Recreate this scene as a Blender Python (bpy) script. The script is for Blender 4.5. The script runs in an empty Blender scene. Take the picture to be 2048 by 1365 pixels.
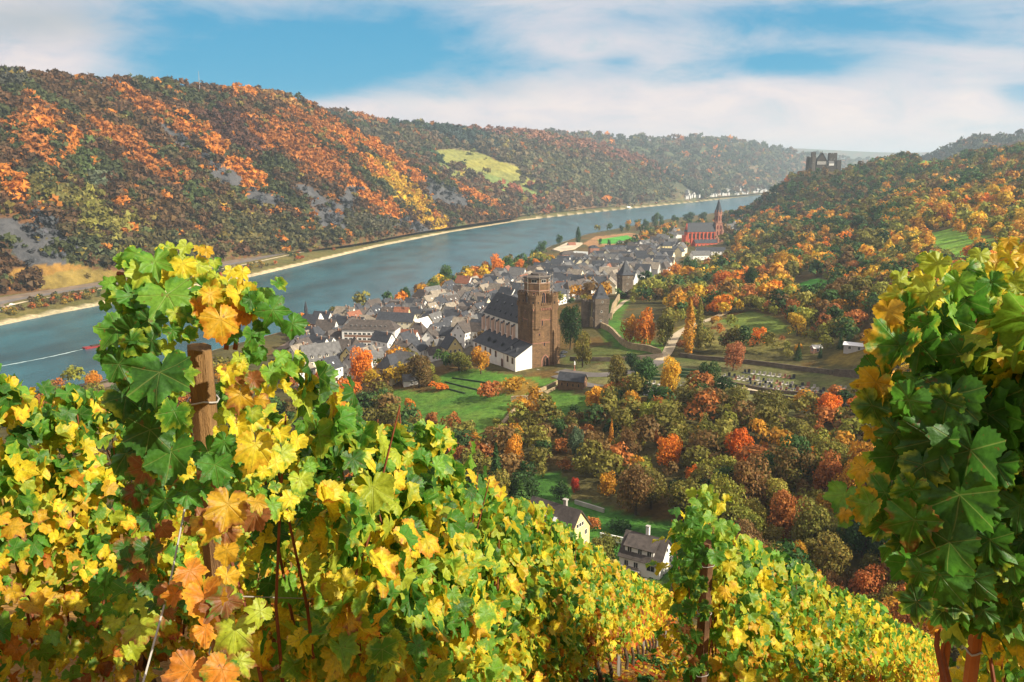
import bpy, math, random
import numpy as np
from mathutils import Vector, Matrix
from mathutils.bvhtree import BVHTree
PI = math.pi
rng = np.random.default_rng(7)
random.seed(7)
C = bpy.context.scene.collection

# ------------------------------------------------------------------ camera
PITCH = math.radians(12); CP, SP = math.cos(PITCH), math.sin(PITCH)
F = 1625.0; HC = 120.0
def ray(px, py):
    u = (px-1024)/F; v = (py-682.5)/F
    return np.array([u, CP-v*SP, -SP-v*CP])
def W(px, py, z=0.0):
    r = ray(px, py); t = (z-HC)/r[2]
    return np.array([0, 0, HC])+r*t
def WD(px, py, d): return np.array([0, 0, HC])+ray(px, py)*d
def proj(P):
    P = np.asarray(P, float); x = P[..., 0]; y = P[..., 1]; dz = P[..., 2]-HC
    dep = y*CP-dz*SP; up = y*SP+dz*CP
    dd = np.where(np.abs(dep) < 1e-3, 1e-3, dep)
    return 1024+F*x/dd, 682.5-F*up/dd, dep
cam = bpy.data.cameras.new('camera'); co = bpy.data.objects.new('camera', cam); C.objects.link(co)
co.location = (0, 0, HC); co.rotation_euler = (PI/2-PITCH, 0, 0)
cam.sensor_width = 36; cam.lens = F/2048*36; cam.clip_start = 0.05; cam.clip_end = 60000
bpy.context.scene.camera = co

# ------------------------------------------------------------------ noise
def _h(ix, iy, s):
    n = (ix.astype(np.int64)*374761393+iy.astype(np.int64)*668265263+s*1274126177) & 0xffffffff
    n = ((n ^ (n >> 13))*1103515245) & 0xffffffff
    return ((n ^ (n >> 16)) & 0xffff)/65535.0
def vn(x, y, s=0):
    x = np.asarray(x, float); y = np.asarray(y, float)
    ix = np.floor(x); iy = np.floor(y); fx = x-ix; fy = y-iy
    fx = fx*fx*(3-2*fx); fy = fy*fy*(3-2*fy)
    a = _h(ix, iy, s); b = _h(ix+1, iy, s); c = _h(ix, iy+1, s); d = _h(ix+1, iy+1, s)
    return (a*(1-fx)+b*fx)*(1-fy)+(c*(1-fx)+d*fx)*fy
def fbm(x, y, s=0, o=4):
    r = 0; a = .5; t = 0
    for i in range(o):
        r = r+a*vn(x*2**i, y*2**i, s+i*17); t += a; a *= .5
    return r/t
def sstep(a, b, x):
    t = np.clip((x-a)/(b-a), 0, 1); return t*t*(3-2*t)
def inpoly(x, y, poly):
    x = np.asarray(x, float); y = np.asarray(y, float); ins = np.zeros(x.shape, bool)
    n = len(poly)
    for i in range(n):
        x1, y1 = poly[i][:2]; x2, y2 = poly[(i+1) % n][:2]
        if y1 == y2: continue
        c = ((y1 > y) != (y2 > y)) & (x < (x2-x1)*(y-y1)/(y2-y1)+x1)
        ins ^= c
    return ins
def dline(x, y, pts):
    x = np.asarray(x, float); y = np.asarray(y, float); best = np.full(x.shape, 1e18)
    for i in range(len(pts)-1):
        ax, ay = pts[i][:2]; bx, by = pts[i+1][:2]; dx, dy = bx-ax, by-ay
        t = np.clip(((x-ax)*dx+(y-ay)*dy)/(dx*dx+dy*dy), 0, 1)
        best = np.minimum(best, (x-ax-t*dx)**2+(y-ay-t*dy)**2)
    return np.sqrt(best)

# ------------------------------------------------------------------ materials
class NT:
    def __init__(s, tree): s.t = tree; s.n = tree.nodes; s.l = tree.links
    def new(s, ty, **kw):
        n = s.n.new(ty)
        for k, v in kw.items(): setattr(n, k, v)
        return n
    def set(s, sock, v):
        if isinstance(v, bpy.types.NodeSocket): s.l.new(v, sock)
        elif v is not None: sock.default_value = v
    def math(s, op, a, b=None, c=None, clamp=False):
        n = s.new('ShaderNodeMath', operation=op, use_clamp=clamp)
        s.set(n.inputs[0], a); s.set(n.inputs[1], b)
        if c is not None: s.set(n.inputs[2], c)
        return n.outputs[0]
    def noise(s, vec, scale, detail=4, rough=.55, dist=0):
        n = s.new('ShaderNodeTexNoise'); s.set(n.inputs['Vector'], vec)
        n.inputs['Scale'].default_value = scale; n.inputs['Detail'].default_value = detail
        n.inputs['Roughness'].default_value = rough; n.inputs['Distortion'].default_value = dist
        return n.outputs['Fac']
    def mix(s, f, a, b, mode='MIX'):
        n = s.new('ShaderNodeMix', data_type='RGBA', blend_type=mode)
        s.set(n.inputs[0], f); s.set(n.inputs[6], a); s.set(n.inputs[7], b)
        return n.outputs[2]
    def ramp(s, f, stops):
        n = s.new('ShaderNodeValToRGB'); s.set(n.inputs[0], f); e = n.color_ramp.elements
        while len(e) < len(stops): e.new(.5)
        for i, (p, c) in enumerate(stops): e[i].position = p; e[i].color = c
        return n.outputs[0]
    def attr(s, name, out='Color'):
        n = s.new('ShaderNodeAttribute', attribute_name=name); return n.outputs[out]
def c4(c): return (c[0], c[1], c[2], 1)
def newmat(name):
    m = bpy.data.materials.new(name); m.use_nodes = True; t = NT(m.node_tree)
    b = t.n['Principled BSDF']; return m, t, b
def mat(name, col, rough=.8, var=.25, scale=1.5, bump=.0, spec=.3, col2=None, bscale=None):
    m, t, b = newmat(name)
    tc = t.new('ShaderNodeTexCoord').outputs['Object']
    n = t.noise(tc, scale, 5, .6)
    c2 = col2 or tuple(max(0, x*(1-var*1.6)) for x in col)
    c1 = col if col2 else tuple(min(1, x*(1+var*.6)) for x in col)
    cc = t.ramp(n, [(.3, c4(c2)), (.7, c4(c1))])
    t.set(b.inputs['Base Color'], cc)
    b.inputs['Roughness'].default_value = rough; b.inputs['Specular IOR Level'].default_value = spec
    if bump:
        bn = t.new('ShaderNodeBump'); bn.inputs['Strength'].default_value = .9
        bn.inputs['Distance'].default_value = bump
        t.set(bn.inputs['Height'], t.noise(tc, bscale or scale*4, 4, .6)); t.l.new(bn.outputs[0], b.inputs['Normal'])
    return m
def stone(name, c1, c2, sx=.9, sy=.35, mortar=(.2, .17, .13), bump=.05):
    # coursed rubble masonry
    m, t, b = newmat(name)
    tc = t.new('ShaderNodeTexCoord').outputs['Object']
    sp = t.new('ShaderNodeSeparateXYZ'); t.l.new(tc, sp.inputs[0])
    h = t.math('ADD', sp.outputs[0], t.math('MULTIPLY', sp.outputs[1], 1.13))
    cb = t.new('ShaderNodeCombineXYZ'); t.l.new(h, cb.inputs[0]); t.l.new(sp.outputs[2], cb.inputs[1])
    br = t.new('ShaderNodeTexBrick'); t.l.new(cb.outputs[0], br.inputs['Vector'])
    br.inputs['Scale'].default_value = 1; br.inputs['Brick Width'].default_value = sx; br.inputs['Row Height'].default_value = sy
    br.inputs['Mortar Size'].default_value = .04; br.inputs['Color1'].default_value = c4(c1); br.inputs['Color2'].default_value = c4(c2)
    br.inputs['Mortar'].default_value = c4(mortar)
    n = t.noise(tc, .35, 5, .65)
    c = t.mix(1, br.outputs['Color'], t.ramp(n, [(.3, (.55, .55, .55, 1)), (.7, (1.25, 1.2, 1.1, 1))]), 'MULTIPLY')
    t.set(b.inputs['Base Color'], c); b.inputs['Roughness'].default_value = .9; b.inputs['Specular IOR Level'].default_value = .2
    bn = t.new('ShaderNodeBump'); bn.inputs['Distance'].default_value = bump; bn.inputs['Strength'].default_value = 1
    t.set(bn.inputs['Height'], t.math('ADD', t.noise(tc, 2.5, 4, .6), br.outputs['Fac'])); t.l.new(bn.outputs[0], b.inputs['Normal'])
    return m
M = {}
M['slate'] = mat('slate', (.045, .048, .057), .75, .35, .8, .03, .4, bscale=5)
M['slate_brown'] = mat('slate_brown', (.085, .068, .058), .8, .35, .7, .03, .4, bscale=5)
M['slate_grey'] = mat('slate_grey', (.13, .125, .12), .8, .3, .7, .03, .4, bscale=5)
M['slate_sunlit_tan'] = mat('slate_sunlit_tan', (.27, .225, .17), .8, .3, .7, .03, .3, bscale=5)  # roof variety; sunlight on slate put into the colour
M['tile_red'] = mat('tile_red', (.26, .10, .055), .8, .3, 1., .03, bscale=5)
M['white'] = mat('white_plaster', (.80, .77, .71), .9, .10, .35)
M['cream'] = mat('cream_plaster', (.74, .66, .46), .9, .08, .3)
M['yellow'] = mat('yellow_plaster', (.72, .58, .26), .9, .08, .3)
M['grey'] = mat('grey_plaster', (.5, .48, .45), .9, .1, .3)
M['pink'] = mat('pink_plaster', (.58, .32, .22), .9, .1, .3)
M['brickred'] = mat('brick_band', (.27, .15, .10), .9, .2, .6)
M['tower'] = stone('tower_rubble', (.25, .15, .075), (.145, .09, .05), mortar=(.15, .09, .055))
M['tower2'] = stone('grey_rubble', (.19, .15, .115), (.11, .085, .07), mortar=(.15, .12, .09))
M['wallstone'] = stone('pale_rubble', (.52, .40, .24), (.36, .28, .17), .6, .25, (.3, .23, .14))
M['redstone'] = mat('red_sandstone', (.52, .10, .05), .9, .2, .25, .05)
M['pinkstone'] = mat('pink_sandstone', (.36, .17, .11), .9, .25, .25, .05)
M['glass'] = mat('window_glass', (.02, .024, .03), .15, .3, .5, spec=.6)
M['frame'] = mat('window_frame', (.7, .68, .62), .6, .05)
M['shutter'] = mat('shutter_paint', (.10, .11, .09), .7, .2)
M['darkwood'] = mat('dark_wood', (.06, .035, .022), .8, .3, 3, .01)
M['bark'] = mat('bark', (.09, .062, .042), .95, .4, 2, .05)
M['concrete'] = mat('concrete', (.42, .39, .34), .9, .15, .3)
M['metal'] = mat('grey_metal', (.3, .3, .3), .4, .1)
M['whitepaint'] = mat('white_paint', (.8, .8, .78), .5, .03)
M['bluewater'] = mat('pool_cover', (.05, .28, .62), .3, .05)
M['asphalt'] = mat('asphalt', (.16, .14, .125), .9, .25, .12)
M['gravel'] = mat('gravel_track', (.52, .42, .27), .95, .22, .15, .05)
M['ballast'] = mat('rail_ballast', (.20, .145, .10), .95, .25, .1, .05)
M['beach'] = mat('shingle', (.55, .45, .32), .95, .25, .06, .05)
M['steel'] = mat('rail_steel', (.25, .2, .17), .4, .1)
M['red'] = mat('red_paint', (.55, .05, .02), .35, .05)
M['rubber'] = mat('black_rubber', (.02, .02, .02), .8, .05)
M['scaff'] = mat('scaffold_poles', (.42, .36, .28), .7, .1)

def leafmat(name, objcol=False, transl=.3, rough=.6, ns=.0):
    m, t, b = newmat(name)
    if objcol:
        oi = t.new('ShaderNodeObjectInfo'); base = oi.outputs['Color']
        base = t.mix(1, base, t.attr('shade'), 'MULTIPLY')
    else: base = t.attr('Col')
    t.set(b.inputs['Base Color'], base); b.inputs['Roughness'].default_value = rough
    b.inputs['Specular IOR Level'].default_value = .15
    tr = t.new('ShaderNodeBsdfTranslucent'); t.set(tr.inputs['Color'], base)
    mx = t.new('ShaderNodeMixShader'); mx.inputs[0].default_value = transl
    t.l.new(b.outputs[0], mx.inputs[1]); t.l.new(tr.outputs[0], mx.inputs[2])
    t.l.new(mx.outputs[0], t.n['Material Output'].inputs[0])
    return m
M['crown'] = leafmat('tree_foliage', True)
M['woods'] = leafmat('wood_foliage', False)

# ------------------------------------------------------------------ object helpers
def tag(o, label=None, cat=None, group=None, kind=None):
    if label: o['label'] = label
    if cat: o['category'] = cat
    if group: o['group'] = group
    if kind: o['kind'] = kind
    return o
def empty(name, loc, rz=0, label=None, cat=None, group=None):
    o = bpy.data.objects.new(name, None); C.objects.link(o); o.empty_display_size = .1
    o.location = tuple(float(q) for q in loc); o.rotation_euler = (0, 0, rz); return tag(o, label, cat, group)
def link(name, me, parent=None, loc=None, rz=None):
    o = bpy.data.objects.new(name, me); C.objects.link(o)
    if parent is not None: o.parent = parent
    if loc is not None: o.location = tuple(float(q) for q in loc)
    if rz is not None: o.rotation_euler = (0, 0, rz)
    return o
def mesh_np(name, V, T, mats, cols=None, smooth=False, uv=None, matidx=None):
    """V (n,3), T (m,k) constant-size faces; cols dict name->(n,3)"""
    V = np.ascontiguousarray(V, np.float32); T = np.ascontiguousarray(T, np.int32); k = T.shape[1]
    me = bpy.data.meshes.new(name); me.vertices.add(len(V)); me.vertices.foreach_set('co', V.ravel())
    me.loops.add(T.size); me.loops.foreach_set('vertex_index', T.ravel())
    me.polygons.add(len(T)); me.polygons.foreach_set('loop_start', np.arange(0, T.size, k, dtype=np.int32))
    me.polygons.foreach_set('loop_total', np.full(len(T), k, np.int32))
    if smooth: me.polygons.foreach_set('use_smooth', np.ones(len(T), bool))
    if matidx is not None: me.polygons.foreach_set('material_index', np.asarray(matidx, np.int32))
    for m in (mats if isinstance(mats, (list, tuple)) else [mats]): me.materials.append(m)
    if cols:
        for cn, cv in cols.items():
            a = me.color_attributes.new(cn, 'FLOAT_COLOR', 'POINT')
            full = np.ones((len(V), 4), np.float32); full[:, :3] = cv; a.data.foreach_set('color', full.ravel())
    if uv is not None:
        ul = me.uv_layers.new(name='UVMap'); ul.data.foreach_set('uv', np.ascontiguousarray(uv[T.ravel()], np.float32).ravel())
    me.update(calc_edges=True)
    return me
class MB:
    def __init__(s): s.v = []; s.f = []; s.m = []
    def add(s, vs, fs, mi=0):
        b = len(s.v); s.v += [tuple(float(q) for q in v) for v in vs]
        s.f += [tuple(i+b for i in f) for f in fs]; s.m += [mi]*len(fs)
    def box(s, x0, x1, y0, y1, z0, z1, mi=0):
        s.add([(x0, y0, z0), (x1, y0, z0), (x1, y1, z0), (x0, y1, z0), (x0, y0, z1), (x1, y0, z1), (x1, y1, z1), (x0, y1, z1)],
              [(3, 2, 1, 0), (4, 5, 6, 7), (0, 1, 5, 4), (1, 2, 6, 5), (2, 3, 7, 6), (3, 0, 4, 7)], mi); return s
    def prism(s, poly, z0, z1, mi=0, top=None):
        n = len(poly); tp = top or poly
        z0s = z0 if hasattr(z0, '__len__') else [z0]*n; z1s = z1 if hasattr(z1, '__len__') else [z1]*n
        s.add([(p[0], p[1], z) for p, z in zip(poly, z0s)]+[(p[0], p[1], z) for p, z in zip(tp, z1s)],
              [tuple(range(n-1, -1, -1)), tuple(range(n, 2*n))]+[(i, (i+1) % n, n+(i+1) % n, n+i) for i in range(n)], mi); return s
    def cone(s, poly, z0, apex, mi=0):
        n = len(poly); s.add([(p[0], p[1], z0) for p in poly]+[apex], [tuple(range(n-1, -1, -1))]+[(i, (i+1) % n, n) for i in range(n)], mi); return s
    def tube(s, pts, r, n=6, mi=0):
        pts = [Vector([float(q) for q in p]) for p in pts]; rs = r if hasattr(r, '__len__') else [r]*len(pts)
        V = []; fs = []
        for i, p in enumerate(pts):
            d = (pts[min(i+1, len(pts)-1)]-pts[max(i-1, 0)]).normalized()
            a = d.orthogonal().normalized() if abs(d.z) > .95 else d.cross(Vector((0, 0, 1))).normalized(); b = d.cross(a)
            for k in range(n):
                an = 2*PI*k/n; V.append(p+(a*math.cos(an)+b*math.sin(an))*rs[i])
        for i in range(len(pts)-1):
            for k in range(n): fs.append((i*n+k, i*n+(k+1) % n, (i+1)*n+(k+1) % n, (i+1)*n+k))
        fs.append(tuple(range(n-1, -1, -1))); fs.append(tuple(range((len(pts)-1)*n, len(pts)*n)))
        s.add(V, fs, mi); return s
    def quadslab(s, a, b, c, d, th, mi=0):
        # slab of thickness th below the quad a b c d (ccw seen from outside)
        a, b, c, d = [Vector([float(q) for q in p]) for p in (a, b, c, d)]
        n = (b-a).cross(c-a).normalized()*th
        s.add([a, b, c, d, a-n, b-n, c-n, d-n], [(0, 1, 2, 3), (7, 6, 5, 4), (0, 4, 5, 1), (1, 5, 6, 2), (2, 6, 7, 3), (3, 7, 4, 0)], mi); return s
    def mesh(s, name, mats):
        me = bpy.data.meshes.new(name); me.from_pydata(s.v, [], s.f)
        for m in (mats if isinstance(mats, (list, tuple)) else [mats]): me.materials.append(m)
        me.polygons.foreach_set('material_index', s.m); me.update(); return me
    def build(s, name, mats, parent=None, loc=None, rz=None): return link(name, s.mesh(name, mats), parent, loc, rz)
def ngon(cx, cy, r, n=8, a0=None):
    a0 = PI/n if a0 is None else a0
    return [(cx+r*math.cos(a0+2*PI*i/n), cy+r*math.sin(a0+2*PI*i/n)) for i in range(n)]
ORD = ['first', 'second', 'third', 'fourth', 'fifth', 'sixth', 'seventh', 'eighth', 'ninth', 'tenth', 'eleventh', 'twelfth', 'thirteenth', 'fourteenth', 'fifteenth', 'sixteenth', 'seventeenth', 'eighteenth', 'nineteenth', 'twentieth', 'twenty-first', 'twenty-second', 'twenty-third', 'twenty-fourth', 'twenty-fifth', 'twenty-sixth', 'twenty-seventh', 'twenty-eighth', 'twenty-ninth', 'thirtieth']

# ------------------------------------------------------------------ terrain
farpx = [(0, 652), (130, 625), (250, 602), (500, 555), (640, 522), (760, 493), (900, 465), (1040, 442), (1240, 420), (1400, 404), (1500, 393), (1562, 385)]
nearpx = [(-250, 860), (0, 800), (150, 772), (270, 745), (430, 700), (560, 665), (680, 632), (800, 608), (880, 580), (950, 560), (1040, 522), (1100, 493), (1170, 470), (1250, 455), (1330, 440), (1400, 430), (1480, 422), (1545, 402)]
FAR = [(-900, 250), (-640, 450)]+[tuple(W(*p)[:2]) for p in farpx]+[(1650, 4600), (2600, 5200), (6000, 6000)]
NEAR = [(-900, -60), (-560, 160)]+[tuple(W(*p)[:2]) for p in nearpx]+[(1420, 3800), (2700, 4500), (6000, 5200)]
RIV = FAR+NEAR[::-1]
ctrl = [  # px, py, z on the ground
 (1290, 1140, 23), (1110, 1085, 21), (1220, 1040, 20), (1400, 1050, 22), (1600, 1100, 27), (1800, 1100, 33), (1000, 960, 15), (850, 900, 12),
 (960, 925, 13), (1100, 900, 17), (1300, 900, 22), (1500, 900, 26), (1700, 900, 30), (1900, 900, 36), (1030, 800, 20), (900, 800, 15), (1130, 770, 22),
 (700, 800, 10), (500, 800, 8), (200, 840, 6), (300, 790, 6), (150, 880, 8), (400, 900, 9), (600, 950, 11),
 (1078, 742, 22), (1031, 742, 22), (944, 705, 20), (870, 745, 17), (790, 762, 14), (700, 745, 11), (620, 725, 8), (800, 700, 11), (690, 690, 8), (900, 660, 13), (1000, 640, 14),
 (1150, 745, 23), (1300, 740, 26), (1400, 760, 28), (1550, 775, 30), (1700, 785, 33), (1900, 800, 40), (1340, 700, 28), (1460, 705, 30), (1700, 725, 36), (2000, 740, 50),
 (1200, 655, 25), (1130, 690, 22), (1250, 592, 22), (1230, 640, 26), (1380, 640, 32), (1550, 660, 37), (1750, 650, 46), (1950, 650, 60),
 (850, 630, 8), (950, 590, 8), (1100, 560, 8), (1200, 570, 11), (1180, 520, 7), (1260, 520, 9), (1350, 500, 9), (1415, 496, 12), (1340, 550, 16), (1250, 480, 6), (1160, 500, 5), (1330, 460, 6), (1440, 450, 7), (1390, 445, 5)]
CT = [W(*c) for c in ctrl]
ctd = [  # px, py, depth
 (1450, 540, 850), (1350, 600, 630), (1500, 560, 720), (1600, 560, 640), (1750, 560, 560), (1900, 560, 470), (2040, 560, 420),
 (1500, 490, 1050), (1600, 480, 920), (1750, 480, 780), (1900, 480, 640), (2040, 480, 560),
 (1510, 440, 1450), (1600, 430, 1250), (1700, 420, 1150), (1800, 400, 1050), (1900, 400, 900), (2040, 400, 760),
 (1480, 440, 1700), (1512, 428, 1640), (1540, 405, 1580), (1572, 372, 1540), (1600, 352, 1510), (1650, 344, 1500), (1690, 350, 1520), (1640, 380, 1370), (1710, 370, 1330), (1770, 360, 1300),
 (1700, 354, 1600), (1740, 336, 1600), (1800, 320, 1620), (1850, 322, 1600), (1900, 323, 1560), (1850, 345, 1330), (1920, 362, 1150), (1970, 316, 1560), (2048, 302, 1400), (2040, 345, 1050), (2300, 250, 1300), (2300, 420, 700), (2300, 560, 420)]
CT += [WD(*c) for c in ctd]
CT += [np.array(p) for p in [(560, 1700, 60.), (640, 1800, 60.), (800, 1900, 90.), (1100, 2000, 110.), (1500, 2200, 120.), (900, 2500, 20.), (1400, 3000, 40.), (2500, 3000, 120.), (600, 2050, 5.),
       (1500, 900, 170.), (2500, 1500, 180.), (600, 100, 70.), (900, 200, 110.), (300, 100, 45.), (100, 60, 30.), (-100, 150, 15.), (-400, 100, 10.), (0, -300, 40.), (300, 150, 50.)]]
CT = np.array(CT)
def _k(r): return np.sqrt(r*r+40.0**2)
_D = np.hypot(CT[:, None, 0]-CT[None, :, 0], CT[:, None, 1]-CT[None, :, 1])
_n = len(CT); _A = np.zeros((_n+1, _n+1)); _A[:_n, :_n] = _k(_D)+np.eye(_n)*-1.5; _A[:_n, _n] = 1; _A[_n, :_n] = 1
_w = np.linalg.solve(_A, np.append(CT[:, 2], 0))
def rbf(x, y):
    r = np.full(x.shape, _w[-1])
    for i in range(_n): r = r+_w[i]*_k(np.hypot(x-CT[i, 0], y-CT[i, 1]))
    return r
def plane_h(x, y): return 118.62-.53*y-.22*x
def hg(x, y):
    x = np.asarray(x, float); y = np.asarray(y, float)
    inr = inpoly(x, y, RIV); df = dline(x, y, FAR); dn = dline(x, y, NEAR)
    left = (~inr) & (df < dn)
    zr = np.clip(rbf(x, y), 3, 230)
    zr = zr+(fbm(x/60, y/60, 3)-.5)*4*sstep(150, 400, y)
    vp = np.clip(plane_h(x, y), -200, 175); k = 5.0
    h = np.clip(.5+.5*(vp-zr)/k, 0, 1); zr = zr*(1-h)+vp*h+k*h*(1-h)
    zr = np.minimum(zr, .3+dn*.22+np.maximum(dn-25, 0)*1.2)
    zl = np.interp(df, [0, 9, 20, 55, 75, 4000, 9000], [0, 2, 3.5, 7.5, 8.5, 8.5, 8.5])
    z = np.where(left, zl, zr)
    return np.where(inr, -.35*np.minimum(np.minimum(df, dn), 12), z)
def axis(segs):
    out = [segs[0][0]]
    for a, b, st in segs:
        n = max(1, int(round((b-a)/st))); out += list(np.linspace(a, b, n+1)[1:])
    return np.array(out)
gx = axis([(-16000, -2000, 1400), (-2000, -700, 100), (-700, -460, 16), (-460, -300, 6), (-300, -20, 4), (-20, 25, 1.5), (25, 320, 3.2), (320, 800, 8), (800, 2400, 30), (2400, 16000, 1200)])
gy = axis([(-3000, -100, 400), (-100, -5, 15), (-5, 45, 1.5), (45, 180, 6), (180, 760, 3.2), (760, 1250, 5), (1250, 2000, 10), (2000, 5200, 50), (5200, 26000, 1800)])
GX, GY = np.meshgrid(gx, gy); GZ = hg(GX, GY)
nx, ny = len(gx), len(gy)
def gridfaces(nx, ny):
    i, j = np.meshgrid(np.arange(nx-1), np.arange(ny-1)); a = (j*nx+i).ravel()
    return np.stack([a, a+1, a+nx+1, a+nx], 1)
GV = np.stack([GX, GY, GZ], -1).reshape(-1, 3)
gpx, gpy, gdep = proj(GV)
front = gdep > 5
# ground cover colours, by place
def poly_w(polys): return [tuple(W(*p)[:2]) for p in polys]
TOWN = [(585, 735), (600, 690), (650, 655), (690, 645), (810, 620), (870, 606), (960, 575), (1040, 556), (1110, 535), (1170, 523), (1250, 506), (1330, 484), (1370, 500), (1345, 545), (1300, 560), (1262, 578), (1215, 592), (1120, 610), (1030, 640), (950, 705), (870, 735), (745, 742), (690, 770), (600, 790)]
ZONES = {
 'lawn1': [(872, 752), (940, 738), (1035, 752), (1130, 760), (1120, 772), (1035, 800), (985, 800), (880, 790)],
 'lawn2': [(770, 780), (880, 785), (1035, 803), (1000, 845), (965, 880), (880, 860), (790, 830)],
 'towerslope': [(1212, 600), (1262, 598), (1240, 640), (1262, 670), (1330, 690), (1330, 712), (1240, 700), (1200, 672)],
 'hillmeadow': [(1440, 640), (1500, 622), (1560, 640), (1590, 665), (1500, 672)], 'upmeadow': [(1900, 545), (1960, 540), (1990, 560), (1930, 570)], 'lawn3': [(1100, 775), (1190, 800), (1195, 845), (1100, 845)], 'towerslope2': [(1130, 715), (1200, 690), (1330, 716), (1320, 725), (1135, 728)],
 'cem': [(1115, 735), (1300, 722), (1420, 712), (1560, 728), (1745, 748), (1745, 800), (1640, 815), (1560, 840), (1440, 800), (1250, 792), (1130, 775)],
 'meadow': [(1350, 660), (1400, 630), (1500, 640), (1580, 660), (1650, 690), (1640, 712), (1500, 705), (1380, 700)],
 'wedge': [(1640, 728), (1770, 645), (1800, 650), (1770, 735)],
 'brightlawn': [(1580, 574), (1625, 558), (1668, 562), (1664, 582), (1610, 592)], 'lawnfront': [(1575, 590), (1665, 582), (1668, 604), (1590, 610)],
 'orchard': [(1825, 475), (1900, 458), (1985, 478), (2000, 512), (1880, 516)],
 'garden': [(1060, 1000), (1150, 1000), (1210, 1012), (1275, 1035), (1350, 1045), (1385, 1090), (1380, 1180), (1180, 1120), (1060, 1100)],
 'garden2': [(1060, 950), (1120, 945), (1150, 985), (1120, 1010), (1060, 1000)],
 'field': [(1830, 322), (1920, 309), (1925, 322), (1850, 340)],
 'sport': [(1195, 480), (1255, 471), (1275, 480), (1265, 487), (1200, 488)],
 'track': [(1165, 488), (1190, 474), (1260, 466), (1295, 474), (1270, 492), (1180, 494)],
 'lowbank': [(640, 640), (840, 600), (840, 612), (650, 655)]}
BASE = np.array([.085, .075, .03])
gcol = np.tile(BASE, (len(GV), 1))
n1 = fbm(GV[:, 0]/25, GV[:, 1]/25, 9)[:, None]; n2 = fbm(GV[:, 0]/8, GV[:, 1]/8, 31)[:, None]
gcol = gcol*(1-sstep(.5, .62, n1))+np.array([.12, .075, .025])*sstep(.5, .62, n1)
def put(mask, c, c2=None, amt=1):
    m = mask & front
    cc = np.array(c)[None]*(1-n2[m])+np.array(c2 if c2 is not None else c)[None]*n2[m]
    gcol[m] = cc
def zmask(name): return inpoly(gpx, gpy, ZONES[name]) & (gdep > 150)
put(inpoly(gpx, gpy, TOWN) & (gdep > 350), (.10, .09, .08), (.16, .14, .12))
for k in ('lawn1', 'lawn2', 'towerslope', 'lawn3'): put(zmask(k), (.05, .17, .025), (.11, .17, .03))
put(inpoly(gpx, gpy, [(960, 775), (1010, 762), (1060, 760), (1085, 775), (1035, 795)]) & (gdep > 150), (.32, .16, .03), (.14, .14, .03))
put(zmask('towerslope2'), (.07, .11, .03), (.10, .10, .03))
put(zmask('cem'), (.16, .12, .07), (.11, .15, .04))
put(zmask('meadow'), (.13, .13, .04), (.22, .18, .06))
put(zmask('wedge'), (.22, .16, .04), (.14, .11, .03))
put(zmask('brightlawn'), (.05, .26, .03), (.10, .30, .04))
put(zmask('orchard'), (.12, .34, .04), (.25, .36, .05))
for k in ('garden', 'garden2'): put(zmask(k), (.04, .15, .025), (.07, .17, .03))
put(zmask('hillmeadow'), (.09, .16, .03), (.15, .18, .04)); put(zmask('upmeadow'), (.09, .2, .03), (.15, .2, .04)); put(zmask('field'), (.14, .30, .04), (.18, .32, .05))
put(zmask('track'), (.32, .17, .09), (.36, .2, .1)); put(zmask('sport'), (.07, .32, .04), (.09, .34, .05))
near = (GV[:, 1] < 60) & (np.abs(GV[:, 0]) < 60)
gcol[near] = (np.array([.20, .11, .04])*(1-n2)+np.array([.30, .17, .05])*n2)[near]
dfar = dline(GV[:, 0], GV[:, 1], FAR); dnear = dline(GV[:, 0], GV[:, 1], NEAR)
leftside = (dfar < dnear)
m = leftside; gcol[m] = (np.array([.16, .12, .045])*(1-n2)+np.array([.11, .12, .04])*n2)[m]
m = leftside & (dfar < 8); gcol[m] = (.50, .41, .29)
m = (~leftside) & (dnear < 3.5); gcol[m] = (.34, .29, .22)
gm, t, b = newmat('ground_cover')
tc = t.new('ShaderNodeNewGeometry').outputs['Position']
c = t.mix(1, t.attr('Col'), t.ramp(t.noise(tc, .35, 6, .7), [(.28, (.45, .45, .45, 1)), (.72, (1.5, 1.45, 1.3, 1))]), 'MULTIPLY')
c = t.mix(1, c, t.ramp(t.noise(tc, .03, 3, .6), [(.3, (.7, .75, .7, 1)), (.7, (1.25, 1.2, 1.1, 1))]), 'MULTIPLY')
t.set(b.inputs['Base Color'], c); b.inputs['Roughness'].default_value = .95; b.inputs['Specular IOR Level'].default_value = .1
bn = t.new('ShaderNodeBump'); bn.inputs['Distance'].default_value = .5; t.set(bn.inputs['Height'], t.noise(tc, .8, 5, .7)); t.l.new(bn.outputs[0], b.inputs['Normal'])
M['ground'] = gm
M['hedge'] = mat('hedge_leaves', (.03, .07, .02), .9, .5, 3, .2)
gfaces = gridfaces(nx, ny)
o = link('ground', mesh_np('ground', GV, gfaces, gm, {'Col': gcol}, smooth=True)); tag(o, kind='structure')

# hills as lofts between their foot and their crest
hm, t, b = newmat('hill_cover')
tc = t.new('ShaderNodeNewGeometry').outputs['Position']
c = t.mix(1, t.attr('Col'), t.ramp(t.noise(tc, .06, 7, .75), [(.28, (.4, .4, .42, 1)), (.72, (1.6, 1.5, 1.4, 1))]), 'MULTIPLY')
t.set(b.inputs['Base Color'], c); b.inputs['Roughness'].default_value = .95; b.inputs['Specular IOR Level'].default_value = .1
bn = t.new('ShaderNodeBump'); bn.inputs['Distance'].default_value = 3; t.set(bn.inputs['Height'], t.noise(tc, .12, 6, .7)); t.l.new(bn.outputs[0], b.inputs['Normal'])
DEEP = np.array([.105, .058, .027])
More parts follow.
